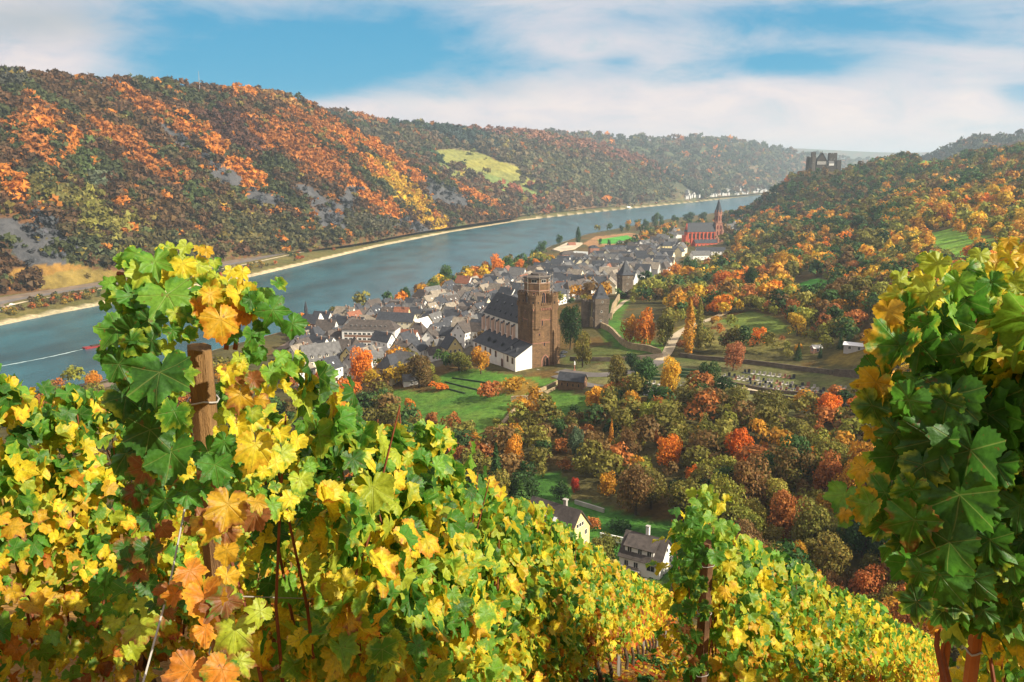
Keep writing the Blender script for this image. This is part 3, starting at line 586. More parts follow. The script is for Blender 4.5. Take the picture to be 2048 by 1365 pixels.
TREES = [
 (1293, 782, 72, 66, 'fine', 'green', 'broad dark green tree with yellowing top behind the small stone chapel'),
 (1232, 784, 74, 62, 'fine', 'olive', 'large green and gold tree right beside the small stone chapel'),
 (1262, 742, 40, 40, 'round', 'dark green', 'small dark round tree by the road behind the chapel trees'),
 (1340, 812, 95, 62, 'fine', 'yellow', 'tall bright yellow tree at the edge of the graveyard'),
 (1412, 784, 62, 58, 'fine', 'green', 'round dark green tree in the middle of the graveyard'),
 (1466, 742, 58, 52, 'fine', 'pinkish orange', 'salmon orange round tree at the graveyard wall'),
 (1377, 712, 112, 25, 'poplar', 'golden', 'left slim golden poplar beside the curved gravel track'),
 (1397, 692, 92, 20, 'poplar', 'olive', 'right slim green poplar beside the curved gravel track'),
 (1652, 846, 66, 72, 'fine', 'deep orange', 'vivid orange tree below the end of the graveyard terraces'),
 (1715, 832, 42, 60, 'round', 'orange', 'low orange tree right of the vivid orange one below the graveyard'),
 (1476, 938, 90, 60, 'fine', 'deep orange', 'brightest round orange tree in the middle of the wood'),
 (1335, 938, 68, 68, 'fine', 'orange', 'spreading orange tree left in the wood below the graveyard'),
 (1028, 946, 76, 50, 'fine', 'golden', 'golden orange tree just right of the dark conifer'),
 (992, 998, 112, 56, 'conifer', 'dark green', 'tall dark conifer standing behind the vine rows'),
 (1150, 925, 80, 42, 'fine', 'grey green', 'tall grey green tree in the wood near the stone field wall'),
 (1222, 900, 62, 24, 'conifer', 'golden', 'narrow golden larch in the wood'),
 (1255, 925, 70, 50, 'fine', 'brown', 'brownish tree right of the golden larch'),
 (1410, 905, 72, 56, 'fine', 'olive', 'olive tree left of the brightest orange one'),
 (1450, 985, 75, 70, 'fine', 'yellow green', 'yellow green tree near the top of the second vine row'),
 (1610, 950, 62, 62, 'fine', 'orange', 'orange tree in the right half of the wood'),
 (1530, 850, 72, 90, 'fine', 'olive', 'wide olive tree at the lower graveyard wall'),
 (1462, 830, 60, 80, 'fine', 'olive', 'wide olive tree left of the lower graveyard wall'),
 (1295, 870, 60, 60, 'fine', 'yellow green', 'yellow green tree below the yellow graveyard tree'),
 (1385, 968, 38, 36, 'round', 'deep orange', 'small red orange tree under the spreading orange one'),
 (1195, 820, 50, 60, 'round', 'golden', 'golden tree below the small stone chapel'),
 (1262, 835, 60, 44, 'round', 'golden', 'taller golden tree right below the chapel'),
 (1122, 880, 40, 50, 'round', 'green', 'green tree beside the stone field wall'),
 (725, 775, 78, 66, 'fine', 'deep orange', 'vivid orange tree left of the shuttered cream house'),
 (700, 830, 70, 76, 'fine', 'deep orange', 'orange tree in front of the vivid orange one by the cream house'),
 (838, 775, 70, 72, 'fine', 'brown', 'bare brownish tree in front of the shuttered cream house'),
 (918, 742, 42, 56, 'round', 'olive', 'olive tree left of the church door'),
 (962, 748, 52, 50, 'round', 'golden', 'orange tree in front of the white church aisle'),
 (890, 738, 34, 40, 'bush', 'green', 'green bush beside the yellow house'),
 (985, 798, 30, 60, 'bush', 'rust', 'rusty shrub on the lawn below the church'),
 (1035, 785, 26, 56, 'bush', 'golden', 'golden shrub on the lawn below the church tower'),
 (878, 782, 16, 38, 'bush', 'deep orange', 'low fiery orange shrub on the lawn'),
 (822, 832, 34, 30, 'round', 'orange', 'small orange tree below the dark lawn bank'),
 (862, 868, 44, 44, 'round', 'rust', 'rust tree on the lower lawn edge'),
 (905, 872, 48, 50, 'round', 'rust', 'second rust tree on the lower lawn edge'),
 (812, 614, 42, 30, 'fine', 'green', 'round green tree at the riverbank below the old town'),
 (868, 600, 44, 36, 'fine', 'yellow green', 'yellowing tree beside the big dark green riverbank tree'),
 (840, 598, 30, 34, 'round', 'brown', 'brown riverbank tree between the green and the yellowing tree'),
 (893, 580, 47, 50, 'fine', 'green', 'big dark green domed tree on the riverbank'),
 (930, 578, 26, 26, 'round', 'orange', 'orange riverbank tree right of the big dark green one'),
 (955, 574, 26, 28, 'round', 'orange', 'second orange riverbank tree right of the big dark green one'),
 (973, 562, 36, 28, 'round', 'rust', 'rust coloured riverbank tree among the orange ones'),
 (993, 560, 48, 34, 'round', 'orange', 'tall orange riverbank tree'),
 (1016, 552, 40, 30, 'round', 'green', 'green tree behind the tall orange riverbank trees'),
 (1040, 546, 26, 24, 'round', 'orange', 'small orange tree behind the brown church tower'),
 (1074, 545, 26, 22, 'round', 'orange', 'orange tree by the pale harbour basin'),
 (1156, 488, 33, 12, 'poplar', 'dark green', 'lone dark cypress-shaped poplar at the harbour mouth'),
 (1119, 491, 20, 18, 'round', 'green', 'lone round tree at the harbour mole'),
 (1084, 506, 22, 28, 'round', 'green', 'green riverbank tree below the harbour mole'),
 (1068, 516, 16, 22, 'round', 'green', 'small green riverbank tree nearest the river bend'),
 (1200, 492, 14, 8, 'round', 'green', 'left small tree on the sports field'),
 (1218, 492, 12, 9, 'round', 'green', 'right small tree on the sports field'),
 (1243, 464, 12, 12, 'round', 'dark green', 'dark tree at the point upstream of the sports field'),
 (1256, 463, 14, 16, 'round', 'olive', 'second tree at the point upstream of the sports field'),
 (1275, 461, 16, 16, 'round', 'golden', 'golden tree at the point upstream of the sports field'),
 (1292, 460, 20, 18, 'round', 'green', 'green tree at the point upstream of the sports field'),
 (1310, 458, 30, 22, 'round', 'green', 'tallest tree at the point upstream of the sports field'),
 (1322, 458, 26, 14, 'round', 'green', 'slim tree right of the tallest at the point'),
 (1298, 475, 12, 14, 'round', 'dark green', 'small dark tree beside the railway line'),
 (1350, 452, 20, 22, 'round', 'green', 'green tree left of the red church roof'),
 (1378, 446, 20, 30, 'round', 'dark green', 'dark tree behind the red church roof'),
 (1405, 444, 18, 26, 'round', 'green', 'green tree behind the red church nave'),
 (1478, 440, 20, 26, 'round', 'dark green', 'dark tree right of the red church spire'),
 (1385, 560, 40, 34, 'round', 'green', 'dark green round tree in front of the red church'),
 (1350, 560, 34, 34, 'round', 'orange', 'orange tree left of the dark green one before the red church'),
 (1500, 588, 55, 46, 'fine', 'dark green', 'big dark blue-green tree on the middle slope'),
 (1445, 590, 46, 66, 'round', 'orange', 'wide orange tree on the middle slope'),
 (1775, 520, 40, 26, 'poplar', 'yellow', 'upright yellow tree on the right slope'),
 (1745, 556, 24, 60, 'round', 'deep orange', 'wide fiery tree left on the right slope'),
 (1560, 550, 46, 40, 'round', 'golden', 'golden tree on the slope below the castle hill'),
 (1660, 530, 26, 22, 'round', 'orange', 'round orange tree below the castle hill'),
 (1594, 672, 44, 46, 'round', 'yellow', 'bright yellow tree above the allotments'),
 (1516, 690, 34, 40, 'round', 'orange', 'orange tree in the allotments'),
 (1680, 698, 36, 16, 'conifer', 'dark green', 'left clipped dark conifer beside the white roofed hut'),
 (1694, 700, 40, 18, 'conifer', 'dark green', 'tall clipped dark conifer beside the white roofed hut'),
 (1596, 720, 34, 22, 'conifer', 'dark green', 'dark conifer left above the graveyard wall'),
 (1640, 716, 28, 12, 'conifer', 'dark green', 'small dark conifer above the graveyard wall'),
 (1780, 1190, 110, 80, 'fine', 'rust', 'rusty brown tree beside the big shaded vine'),
 (1140, 700, 90, 50, 'fine', 'dark green', 'dark green tree right of the brown church tower'),
 (1165, 735, 66, 50, 'round', 'olive', 'olive tree between the church tower and the first wall tower'),
 (1130, 650, 34, 30, 'round', 'dark green', 'dark tree behind the church tower'),
 (1260, 690, 60, 40, 'round', 'golden', 'orange tree on the grassy slope behind the wall towers'),
 (1290, 692, 70, 50, 'round', 'orange', 'larger orange tree on the grassy slope behind the wall towers'),
 (1330, 690, 66, 44, 'round', 'olive', 'olive tree left of the curved gravel track'),
 (190, 775, 30, 42, 'fine', 'orange', 'rusty orange tree on the near quay'),
 (615, 655, 22, 34, 'round', 'green', 'green tree behind the riverside chapel'),
 (1122, 1000, 38, 44, 'round', 'dark green', 'small dark tree above the garden lawn'),
 (1150, 985, 32, 22, 'round', 'red', 'small dark red tree above the garden lawn'),
 (1215, 990, 50, 46, 'round', 'golden', 'golden brown tree at the far side of the garden lawn'),
 (1085, 1052, 30, 44, 'bush', 'brown', 'brown hedge bush behind the yellow gabled house'),
 (1245, 1068, 22, 60, 'bush', 'dark green', 'dark hedge bush between the two valley houses'),
 (1180, 1060, 22, 40, 'bush', 'rust', 'rusty hedge bush beside the garden lawn'),
]
KO2 = [(1105, 768), (1185, 768), (1192, 835), (1105, 835)]
DONE = []
for T_ in TREES:
    o = ptree(*T_); DONE.append((o.location.x, o.location.y))
# ---- scattered trees of the wooded slopes on the near side
def scatter(x0, x1, y0, y1, st):
    xs = np.arange(x0, x1, st); ys = np.arange(y0, y1, st); X, Y = np.meshgrid(xs, ys)
    X = X+(rng.random(X.shape)-.5)*st*.95; Y = Y+(rng.random(X.shape)-.5)*st*.95; return X.ravel(), Y.ravel()
X1, Y1 = scatter(-260, 420, 100, 520, 6.9); X2, Y2 = scatter(-150, 700, 520, 1000, 9.8); X3, Y3 = scatter(150, 1100, 1000, 1800, 11.5)
X = np.concatenate([X1, X2, X3]); Y = np.concatenate([Y1, Y2, Y3]); Z = hg(X, Y)
P = np.stack([X, Y, Z], 1); px, py, dep = proj(P)
dn = dline(X, Y, NEAR)
ok = (px > -60) & (px < 2120) & (py < 1330) & ~inpoly(X, Y, RIV) & (dn > 8) & (dline(X, Y, NEAR) < dline(X, Y, FAR))
ok &= ~((plane_h(X, Y) > Z-3) & (Y < 200) & ((px < 1430) | (Y < 105)))
for nm_, zp in ZONES.items():
    dens = {'orchard': .06, 'meadow': .30, 'garden2': .2, 'wedge': .03, 'lowbank': .2}.get(nm_, 0)
    inz = inpoly(px, py, zp); ok &= ~inz | (rng.random(len(X)) < dens)
ok &= ~inpoly(px, py, TOWN) & ~inpoly(px, py, KO2)
KEEPOUT = [(870, 745), (1035, 760), (1125, 765), (1190, 800), (1200, 770), (1760, 800), (1760, 735), (1330, 700), (1330, 610), (1125, 610), (1035, 700), (940, 700)]
ok &= ~inpoly(px, py, KEEPOUT)
ok &= ~inpoly(px, py, [(1335, 712), (1325, 690), (1350, 655), (1375, 640), (1385, 650), (1352, 690), (1350, 715)])
ok &= ~inpoly(px, py, [(1125, 765), (1110, 780), (1040, 805), (1050, 815), (1150, 790)]) & ~inpoly(px, py, [(1050, 800), (1000, 850), (950, 930), (965, 935), (1010, 870), (1065, 805)])
ok &= ~inpoly(px, py, [(1228, 1035), (1372, 1050), (1372, 1400), (1228, 1400)]) & ~inpoly(px, py, [(1050, 1015), (1172, 1030), (1172, 1400), (1050, 1400)])
ok &= ~(inpoly(px, py, [(1590, 330), (1690, 330), (1690, 352), (1590, 352)]) & (dep > 1300))
ok &= ~((px < 760) & (py > 700) & (rng.random(len(X)) < .75)) & ~((px < 600) & (py < 760))
ok &= ~(inpoly(px, py, [(1600, 325), (1690, 325), (1695, 350), (1600, 350)]))
ok &= ~inpoly(px, py, [(1180, 530), (1340, 470), (1360, 440), (1475, 440), (1475, 470), (1462, 512), (1500, 520), (1440, 530), (1350, 560), (1240, 600)]) | ((rng.random(len(X)) < .10) & (py < 500))
ok &= ~((px > 1060) & (px < 1500) & (py > 430) & (py < 530) & (dn < 120) & (rng.random(len(X)) < .93))
dd = np.full(len(X), 1e9)
for (qx, qy) in DONE: dd = np.minimum(dd, np.hypot(X-qx, Y-qy))
ok &= dd > np.where(dep < 500, 6.0, 8)
X, Y, Z, px, py, dep, P = X[ok], Y[ok], Z[ok], px[ok], py[ok], dep[ok], P[ok]
names = list(COL); CA = np.array([COL[k] for k in names]); idx = {k: i for i, k in enumerate(names)}
def pick(px, py, x, y):
    """colour class by place: which species grow where"""
    n_ = float(fbm(np.array([x/32.]), np.array([y/32.]), 41)[0]); r = random.random()*.55+n_*.9-.22
    if py > 800 and px > 930: pal = [('green', .16), ('dark green', .27), ('brown', .40), ('olive', .66), ('rust', .75), ('yellow green', .82), ('golden', .93), ('orange', .98), ('deep orange', 2)]
    elif py > 800: pal = [('brown', .3), ('olive', .5), ('green', .7), ('rust', .85), ('orange', 2)]
    elif px > 1500 and py < 430 and px < 1760: pal = [('dark green', .22), ('green', .42), ('brown', .58), ('olive', .76), ('rust', .86), ('golden', .91), ('deep orange', 2)]
    elif py < 400: pal = [('dark green', .2), ('green', .45), ('brown', .6), ('olive', .78), ('golden', .88), ('rust', 2)]
    elif px > 1780 and py < 520: pal = [('dark green', .12), ('green', .26), ('olive', .40), ('yellow green', .52), ('golden', .70), ('yellow', .86), ('orange', 2)]
    elif px > 1250 and py < 520: pal = [('dark green', .25), ('green', .42), ('olive', .58), ('brown', .68), ('golden', .82), ('orange', 2)]
    else: pal = [('dark green', .17), ('green', .31), ('olive', .45), ('brown', .52), ('rust', .56), ('yellow green', .66), ('golden', .79), ('yellow', .85), ('orange', .95), ('deep orange', 2)]
    for k, v in pal:
        if r < v: return k
cn = [pick(a, b_, c_, d_) for a, b_, c_, d_ in zip(px, py, X, Y)]
ci = np.array([idx[k] for k in cn])
order = np.argsort(dep); indiv = []
for i in order:
    if len(indiv) < 225 and dep[i] < 430 and -20 < px[i] < 2060 and py[i] < 1300 and py[i] > 690: indiv.append(i)
iset = np.zeros(len(X), bool); iset[indiv] = True
def region(a, b_):
    if a < 760: return 'behind the vines near the riverbank houses'
    if a < 960: return 'on the bank below the church lawn'
    if a < 1120: return 'beside the stone field wall' if b_ < 930 else 'behind the sunlit middle vine row'
    if b_ < 770: return 'around the graveyard'
    if b_ > 1010: return 'at the valley bottom by the gabled houses' if a < 1400 else 'low in the shaded wood behind the right vine rows'
    if a < 1320: return 'in the left part of the wood below the graveyard'
    if a < 1540: return 'in the middle of the wood below the graveyard'
    return 'in the right part of the wood below the graveyard'
for i in indiv:
    r = 3.2+3.6*random.random()**1.4; h = r*2*random.uniform(1.0, 1.4); kd_ = 'fine' if random.random() < .88 else ('conifer' if cn[i] in ('dark green', 'green') else 'bush')
    sh = 'tall' if h > 10 else ('low' if h < 7 else 'middle-sized'); w_ = {'fine': 'round crowned tree', 'conifer': 'conifer', 'bush': 'shrub'}[kd_]
    lab = f'{sh} {cn[i]} {w_} {region(px[i], py[i])}'
    tree(X[i], Y[i], Z[i], h if kd_ != 'bush' else h*.6, r*2*1.15, kd_, cn[i], lab, lab)
rest = ~iset; parts = []
for lo, hi, npr, sz, rad in ((0, 215, 900, .07, 4.6), (215, 430, 330, .125, 5.0), (430, 620, 200, .16, 5.6), (620, 950, 120, .21, 6.4), (950, 4000, 60, .28, 6.6)):
    s = rest & (dep >= lo) & (dep < hi); q = s.sum()
    if not q: continue
    R = rad*(.5+.95*rng.random(q)**1.3); H = R*(1.45+.7*rng.random(q)); small = inpoly(px[s], py[s], ZONES['meadow']); R[small] *= .55; H[small] *= .5
    K = CA[ci[s]]*(.75+.5*rng.random((q, 1)))
    parts.append(clumps(P[s]-np.array([0, 0, .3]), R, H, npr, sz, K, base=.12))
mass('slope_woods', 'mixed orange, golden, olive and dark green trees covering the slopes right of the old town', parts)
# scrub along the left bank
s = rng.random(900); fp = resample([(a, b_, 0) for a, b_ in FAR[:-3]], 2000); k = (s*1998).astype(int); nrm = np.gradient(fp[:, :2], axis=0); nrm = np.stack([-nrm[:, 1], nrm[:, 0]], 1); nrm /= np.linalg.norm(nrm, axis=1)[:, None]
off = 18+26*rng.random(900); B2 = np.stack([fp[k, 0]+nrm[k, 0]*off, fp[k, 1]+nrm[k, 1]*off], 1)
B3 = np.concatenate([B2, np.full((900, 1), 0.)], 1); B3[:, 2] = hg(B3[:, 0], B3[:, 1]); kk = fbm(B3[:, 0]/60, B3[:, 1]/60, 8) > .47; B3 = B3[kk & (B3[:, 2] > 1)]
bc = np.array([(.06, .09, .03), (.14, .12, .03), (.30, .2, .03), (.4, .11, .03), (.12, .08, .035)])[rng.integers(0, 5, len(B3))]
q = len(B3); mass('riverside_scrub', 'strip of green and golden scrub along the far riverbank', [clumps(B3, 2.2+2*rng.random(q), 3+3*rng.random(q), 45, .3, bc, 0)], cat='scrub')

# ------------------------------------------------------------------ roads, banks, walls (ribbons draped on the land)
def ribbon(name, mt, pts, width, lift=.12, step=6, kind='structure', label=None, cat=None, thick=None, zfun=None, base=None):
    Q = [np.array(p, float) for p in pts]; out = [Q[0]]
    for a, b_ in zip(Q[:-1], Q[1:]):
        n = max(1, int(np.linalg.norm((b_-a)[:2])/step)); out += [a+(b_-a)*k/n for k in range(1, n+1)]
    Q = np.array(out)
    for _ in range(3): Q[1:-1] = (Q[:-2]+2*Q[1:-1]+Q[2:])/4
    d = np.gradient(Q[:, :2], axis=0); d /= np.linalg.norm(d, axis=1)[:, None]; nn = np.stack([-d[:, 1], d[:, 0]], 1)
    m = len(Q); cols = [-.5, -.17, .17, .5]; L = []
    for c_ in cols:
        xy = Q[:, :2]+nn*width*c_; zz = np.array([gz(*p) for p in xy]) if zfun is None else np.full(m, zfun)
        L.append(np.concatenate([xy, zz[:, None]], 1))
    L = np.array(L)
    if thick is not None:   # a wall: level top a fixed height over the land
        top = np.maximum.reduce([l[:, 2] for l in L])+thick
        mb = MB(); V = []
        for i in range(m):
            a, b_ = L[0][i], L[3][i]; V += [(a[0], a[1], a[2]-.8), (b_[0], b_[1], b_[2]-.8), (b_[0], b_[1], top[i]), (a[0], a[1], top[i])]
        fs = [(0, 1, 2, 3), tuple((m-1)*4+k for k in (3, 2, 1, 0))]
        for i in range(m-1):
            for k in range(4): fs.append((i*4+k, (i+1)*4+k, (i+1)*4+(k+1) % 4, i*4+(k+1) % 4))
        mb.add(V, fs); o = mb.build(name, mt); return tag(o, label, cat, None, kind)
    V = L.transpose(1, 0, 2).reshape(-1, 3); V[:, 2] += lift
    o = link(name, mesh_np(name, V, gridfaces(4, m), mt, smooth=True)); return tag(o, label, cat, None, kind)
def offline(dist, z=0, a=0, b_=None):
    f = resample([(p[0], p[1], 0) for p in FAR], 260)[a:b_]; d = np.gradient(f[:, :2], axis=0); d /= np.linalg.norm(d, axis=1)[:, None]
    return [(p[0]-q[1]*dist, p[1]+q[0]*dist, 0) for p, q in zip(f, d)]
ribbon('road', M['ballast'], offline(64, a=0, b_=215), 24, .15, 14)
ribbon('road', M['asphalt'], offline(57, a=0, b_=215), 7, .35, 14)
ribbon('path', M['gravel'], offline(45, a=0, b_=215), 3, .35, 14)
HP = lambda l: [hit(*p) for p in l]
ribbon('track', M['gravel'], HP([(1318, 722), (1335, 708), (1342, 690), (1350, 672), (1365, 662), (1395, 648), (1440, 632), (1452, 624)]), 5.5, .25, 4)
ribbon('track', M['gravel'], HP([(1212, 640), (1228, 622), (1245, 606), (1256, 600)]), 3.5, .25, 3)
ribbon('road', M['asphalt'], HP([(1120, 742), (1180, 752), (1250, 748), (1290, 738), (1318, 722)]), 8, .2, 4)
ribbon('road', M['asphalt'], HP([(1110, 752), (1160, 768), (1230, 780), (1320, 785)]), 5, .2, 4)
ribbon('path', M['gravel'], HP([(1330, 745), (1460, 772), (1600, 800), (1740, 812)]), 2.5, .25, 4)
ribbon('railway', M['ballast'], HP([(560, 700), (600, 676), (690, 642), (790, 615), (880, 588)]), 7, .3, 10)
ribbon('railway', M['ballast'], HP([(1255, 506), (1290, 490), (1318, 475), (1326, 460), (1340, 450)]), 9, .3, 10)
ribbon('quay_road', M['ballast'], HP([(100, 798), (200, 775), (300, 750), (420, 715)]), 10, .3, 8)
ribbon('quay_road', M['asphalt'], HP([(90, 790), (200, 765), (300, 741)]), 4.5, .4, 8)
# walls
def wall(label, pts, w, h, mt='wallstone', name='stone_wall', cat='wall'): return ribbon(name, M[mt], pts, w, 0, 5, None, label, cat, thick=h)
wall('pale dry stone field wall running down the meadow from the terrace corner', HP([(1045, 806), (1030, 822), (1010, 845), (992, 868), (975, 895), (952, 932)]), 1.6, 1.2)
wall('pale stone terrace wall from the small chapel down to the corner', HP([(1122, 765), (1090, 780), (1062, 794), (1052, 801)]), 1.0, 1.6)
wall('second pale parapet running beside the terrace wall to the chapel', HP([(1124, 772), (1096, 787), (1066, 800)]), .8, 1.2)
wall('short stone retaining wall at the foot of the terrace', HP([(1022, 803), (1040, 801), (1052, 801)]), 1.2, 2.2)
wall('long grey wall behind the graveyard', HP([(1360, 714), (1420, 722), (1500, 728), (1560, 735), (1640, 745), (1665, 750)]), .8, 2.0, 'tower2')
wall('grey boundary wall at the upper right end of the graveyard', HP([(1668, 752), (1745, 757), (1800, 762)]), .8, 3.0, 'tower2')
wall('low terrace wall in the middle of the graveyard', HP([(1440, 765), (1520, 782), (1640, 792), (1740, 797)]), .6, 1.3, 'tower2')
wall('lower terrace wall of the graveyard', HP([(1500, 788), (1600, 802), (1650, 806)]), .6, 1.5, 'tower2')
wall('grey retaining wall below the wall towers along the road', HP([(1140, 722), (1200, 724), (1260, 722), (1325, 716)]), .8, 2.2, 'tower2')
wall('pale stepped town wall descending from the first wall tower', HP([(1200, 655), (1222, 664), (1230, 676), (1248, 692), (1252, 700), (1290, 700), (1320, 712)]), 1.2, 3.2)
wall('ruined town wall between the two wall towers', HP([(1222, 640), (1226, 620), (1238, 600)]), 1.2, 4.5)
wall('town wall piece left of the first wall tower', HP([(1150, 660), (1168, 650), (1190, 655)]), 1.2, 6)
wall('white garden wall between the two valley houses', HP([(1200, 1078), (1225, 1082), (1246, 1088)]), .4, 1.8, 'white', 'garden_wall')
wall('low grey wall on the far side of the garden lawn', HP([(1150, 1008), (1180, 1016), (1208, 1026)]), .5, 1.3, 'concrete', 'garden_wall')
for i, pts in enumerate([[(890, 765), (960, 782)], [(905, 757), (1005, 772)], [(850, 765), (930, 788)]]):
    wall(['lowest', 'upper', 'middle'][i]+' dark clipped hedge line across the church lawn', HP(pts), .7, .5, 'hedge', 'hedge', 'hedge') if 'hedge' in M else None

# ------------------------------------------------------------------ building helpers
def window_mesh(w, h, cross=True, shut=False):
    m = MB(); f = .1
    m.box(-w/2, w/2, -.03, .02, 0, h, 1)
    for a, b_, c_, d_ in ((-w/2-f, -w/2, -f, h+f), (w/2, w/2+f, -f, h+f)): m.box(a, b_, -.09, .02, c_, d_, 0)
    m.box(-w/2, w/2, -.088, .02, -f*1.3, 0, 0); m.box(-w/2, w/2, -.088, .02, h, h+f, 0)
    if cross: m.box(-.035, .035, -.06, .0, 0, h, 0)
    if shut:
        for s_ in (-1, 1):
            x = s_*(w/2+f+.27); m.box(x-.25, x+.25, -.08, .02, -.05, h+.05, 2)
    return m.mesh('window_mesh', [M['frame'], M['glass'], M['shutter']])
def arch_pts(w, h, pointed=True, n=6):
    r = w/2; pts = [(-r, 0), (r, 0)]
    if pointed:
        R = w*1.0
        for k in range(n+1):
            a = math.acos(.5)*k/n; pts.append((-r+R*math.cos(a), h-R*math.sin(math.acos(.5))+R*math.sin(a)))
        for k in range(1, n+1):
            a = math.acos(.5)*(1-k/n); pts.append((r-R*math.cos(a), h-R*math.sin(math.acos(.5))+R*math.sin(a)))
    else:
        for k in range(n*2+1): a = PI*k/(n*2); pts.append((r*math.cos(a), h-r+r*math.sin(a)))
    return pts
def arch_mesh(w, h, pointed=True, surround=.25, sm='pinkstone', pane='glass'):
    m = MB()
    def pr(pts, y0, y1, mi):
        n = len(pts); m.add([(p[0], y0, p[1]) for p in pts]+[(p[0], y1, p[1]) for p in pts], [tuple(range(n)), tuple(range(2*n-1, n-1, -1))]+[(i, n+i, n+(i+1) % n, (i+1) % n) for i in range(n)], mi)
    k = 1+2*surround/w
    if surround: pr([(p[0]*k, p[1]*(h+surround)/h) for p in arch_pts(w, h, pointed)], -.08, .05, 0)
    pr(arch_pts(w, h, pointed), -.12, .05, 1)
    if w > 1.2: m.box(-.07, .07, -.17, -.1, 0, h*.8, 0)
    return m.mesh('arch_window', [M[sm], M[pane]])
WIN = {'plain': window_mesh(1.0, 1.35), 'small': window_mesh(.8, 1.0, False), 'shut': window_mesh(.95, 1.45, True, True), 'wide': window_mesh(1.9, 1.4), 'roof': None}
def put_win(root, me, x, y, z, side, name='window'):
    """side: 0 faces -y, 1 faces +x, 2 faces +y, 3 faces -x"""
    return link(name, me, root, (x, y, z), [0, PI/2, PI, -PI/2][side])
def roof_mesh(w, d, h, rh, ov=.4, hip=0., th=.22, mtl=None):
    m = MB(); L = w/2+ov; D = d/2+ov; e = h-ov*rh/(d/2); top = h+rh+.02
    if hip <= 0:
        m.quadslab((-L, -D, e), (L, -D, e), (L, 0, top), (-L, 0, top), th); m.quadslab((L, D, e), (-L, D, e), (-L, 0, top), (L, 0, top), th)
    else:
        r_ = w/2-hip
        V = [(-L, -D, e), (L, -D, e), (L, D, e), (-L, D, e), (-r_, 0, top), (r_, 0, top)]
        V += [(v[0]*.98, v[1]*.98, v[2]-th) for v in V[:4]]
        m.add(V, [(0, 1, 5, 4), (1, 2, 5), (2, 3, 4, 5), (3, 0, 4), (1, 0, 6, 7), (2, 1, 7, 8), (3, 2, 8, 9), (0, 3, 9, 6), (9, 8, 7, 6)])
    return m.mesh('roof', mtl)
def wall_mesh(w, d, h, rh, gable, mtl, base=1.6):
    m = MB(); a, b_ = w/2, d/2
    if gable:
        m.add([(x, y, z) for x in (-a, a) for y, z in ((-b_, -base), (b_, -base), (b_, h), (0, h+rh-.25), (-b_, h))],
              [(0, 4, 3, 2, 1), (5, 6, 7, 8, 9), (0, 5, 9, 4), (1, 2, 7, 6), (4, 9, 8, 3), (3, 8, 7, 2), (0, 1, 6, 5)])
    else: m.box(-a, a, -b_, b_, -base, h)
    return m.mesh('wall', mtl)
def house(loc, rz, w, d, h, rh, wall_='white', roof_='slate', label=None, group=None, hip=0, rows=2, nx_=3, ny_=2, win='plain', chim=1, dorm=0, name='house', cat='house', wins=True, skylights=0, gablewin=True):
    o = empty(name, loc, rz, label, cat, group)
    link('wall', wall_mesh(w, d, h, rh, hip <= 0, M[wall_]), o)
    rf = link('roof', roof_mesh(w, d, h, rh, .45, hip, mtl=M[roof_]), o)
    for k in range(chim):
        x = (-.28+.5*k)*w+random.uniform(-.5, .5); m = MB(); yy = d*.12; zt = h+rh+.8
        m.box(x-.35, x+.35, yy-.3, yy+.3, h+rh*.5, zt, 0); m.box(x-.42, x+.42, yy-.37, yy+.37, zt, zt+.15, 1); m.build('chimney', [M['brickred'], M['concrete']], rf)
    for k in range(skylights):
        x = (k+.5)/skylights*w*.8-w*.4; q = .35; y = -d/2*(1-q)-.0; z = h+rh*q; sl_ = math.atan2(rh, d/2); m = MB()
        nv = Vector((0, -math.sin(sl_), math.cos(sl_))); up = Vector((0, math.cos(sl_), math.sin(sl_))); p = Vector((x, y, z))+nv*.12
        m.quadslab(p+Vector((-.4, 0, 0)), p+Vector((.4, 0, 0)), p+Vector((.4, 0, 0))+up*1.1, p+Vector((-.4, 0, 0))+up*1.1, .1); m.build('skylight', M['whitepaint'], rf)
    cx = Vector((-loc[0], -loc[1], 0)).normalized()
    if wins:
        for side, L, n_, off in ((0, w, nx_, d/2), (2, w, nx_, d/2), (1, d, ny_, w/2), (3, d, ny_, w/2)):
            an = rz+[-PI/2, 0, PI/2, PI][side]
            if math.cos(an)*cx.x+math.sin(an)*cx.y < -.1: continue
            for r_ in range(rows):
                z = h*(r_+.5)/rows-.65
                for k in range(n_):
                    q = ((k+.5)/n_-.5)*L*.88
                    x, y = {0: (q, -off), 2: (q, off), 1: (off, q), 3: (-off, q)}[side]
                    put_win(o, WIN[win], x, y, z, side)
            if side in (1, 3) and hip <= 0 and gablewin:
                x = off if side == 1 else -off; put_win(o, WIN['small'], x, 0, h+rh*.28, side)
    for k in range(dorm):
        x = ((k+.5)/dorm-.5)*w*.8; z0 = h+rh*.15; y1 = -d/2*(1-.12); m = MB()
        m.box(x-.65, x+.65, y1, y1+d*.22, z0-.2, z0+1.15, 0); dm = m.build('dormer', M[wall_], rf)
        m = MB(); yb = y1+d*.27; m.add([(x-.85, y1-.2, z0+1.1), (x+.85, y1-.2, z0+1.1), (x, y1-.2, z0+1.75), (x-.85, yb, z0+1.1), (x+.85, yb, z0+1.1), (x, yb, z0+1.75)], [(0, 1, 2), (3, 5, 4), (0, 2, 5, 3), (1, 4, 5, 2), (0, 3, 4, 1)]); m.build('dormer_roof', M[roof_], dm)
        put_win(dm, WIN['small'], x, y1, z0+.1, 0)
    return o
def rot2(x, y, a): return (x*math.cos(a)-y*math.sin(a), x*math.sin(a)+y*math.cos(a))

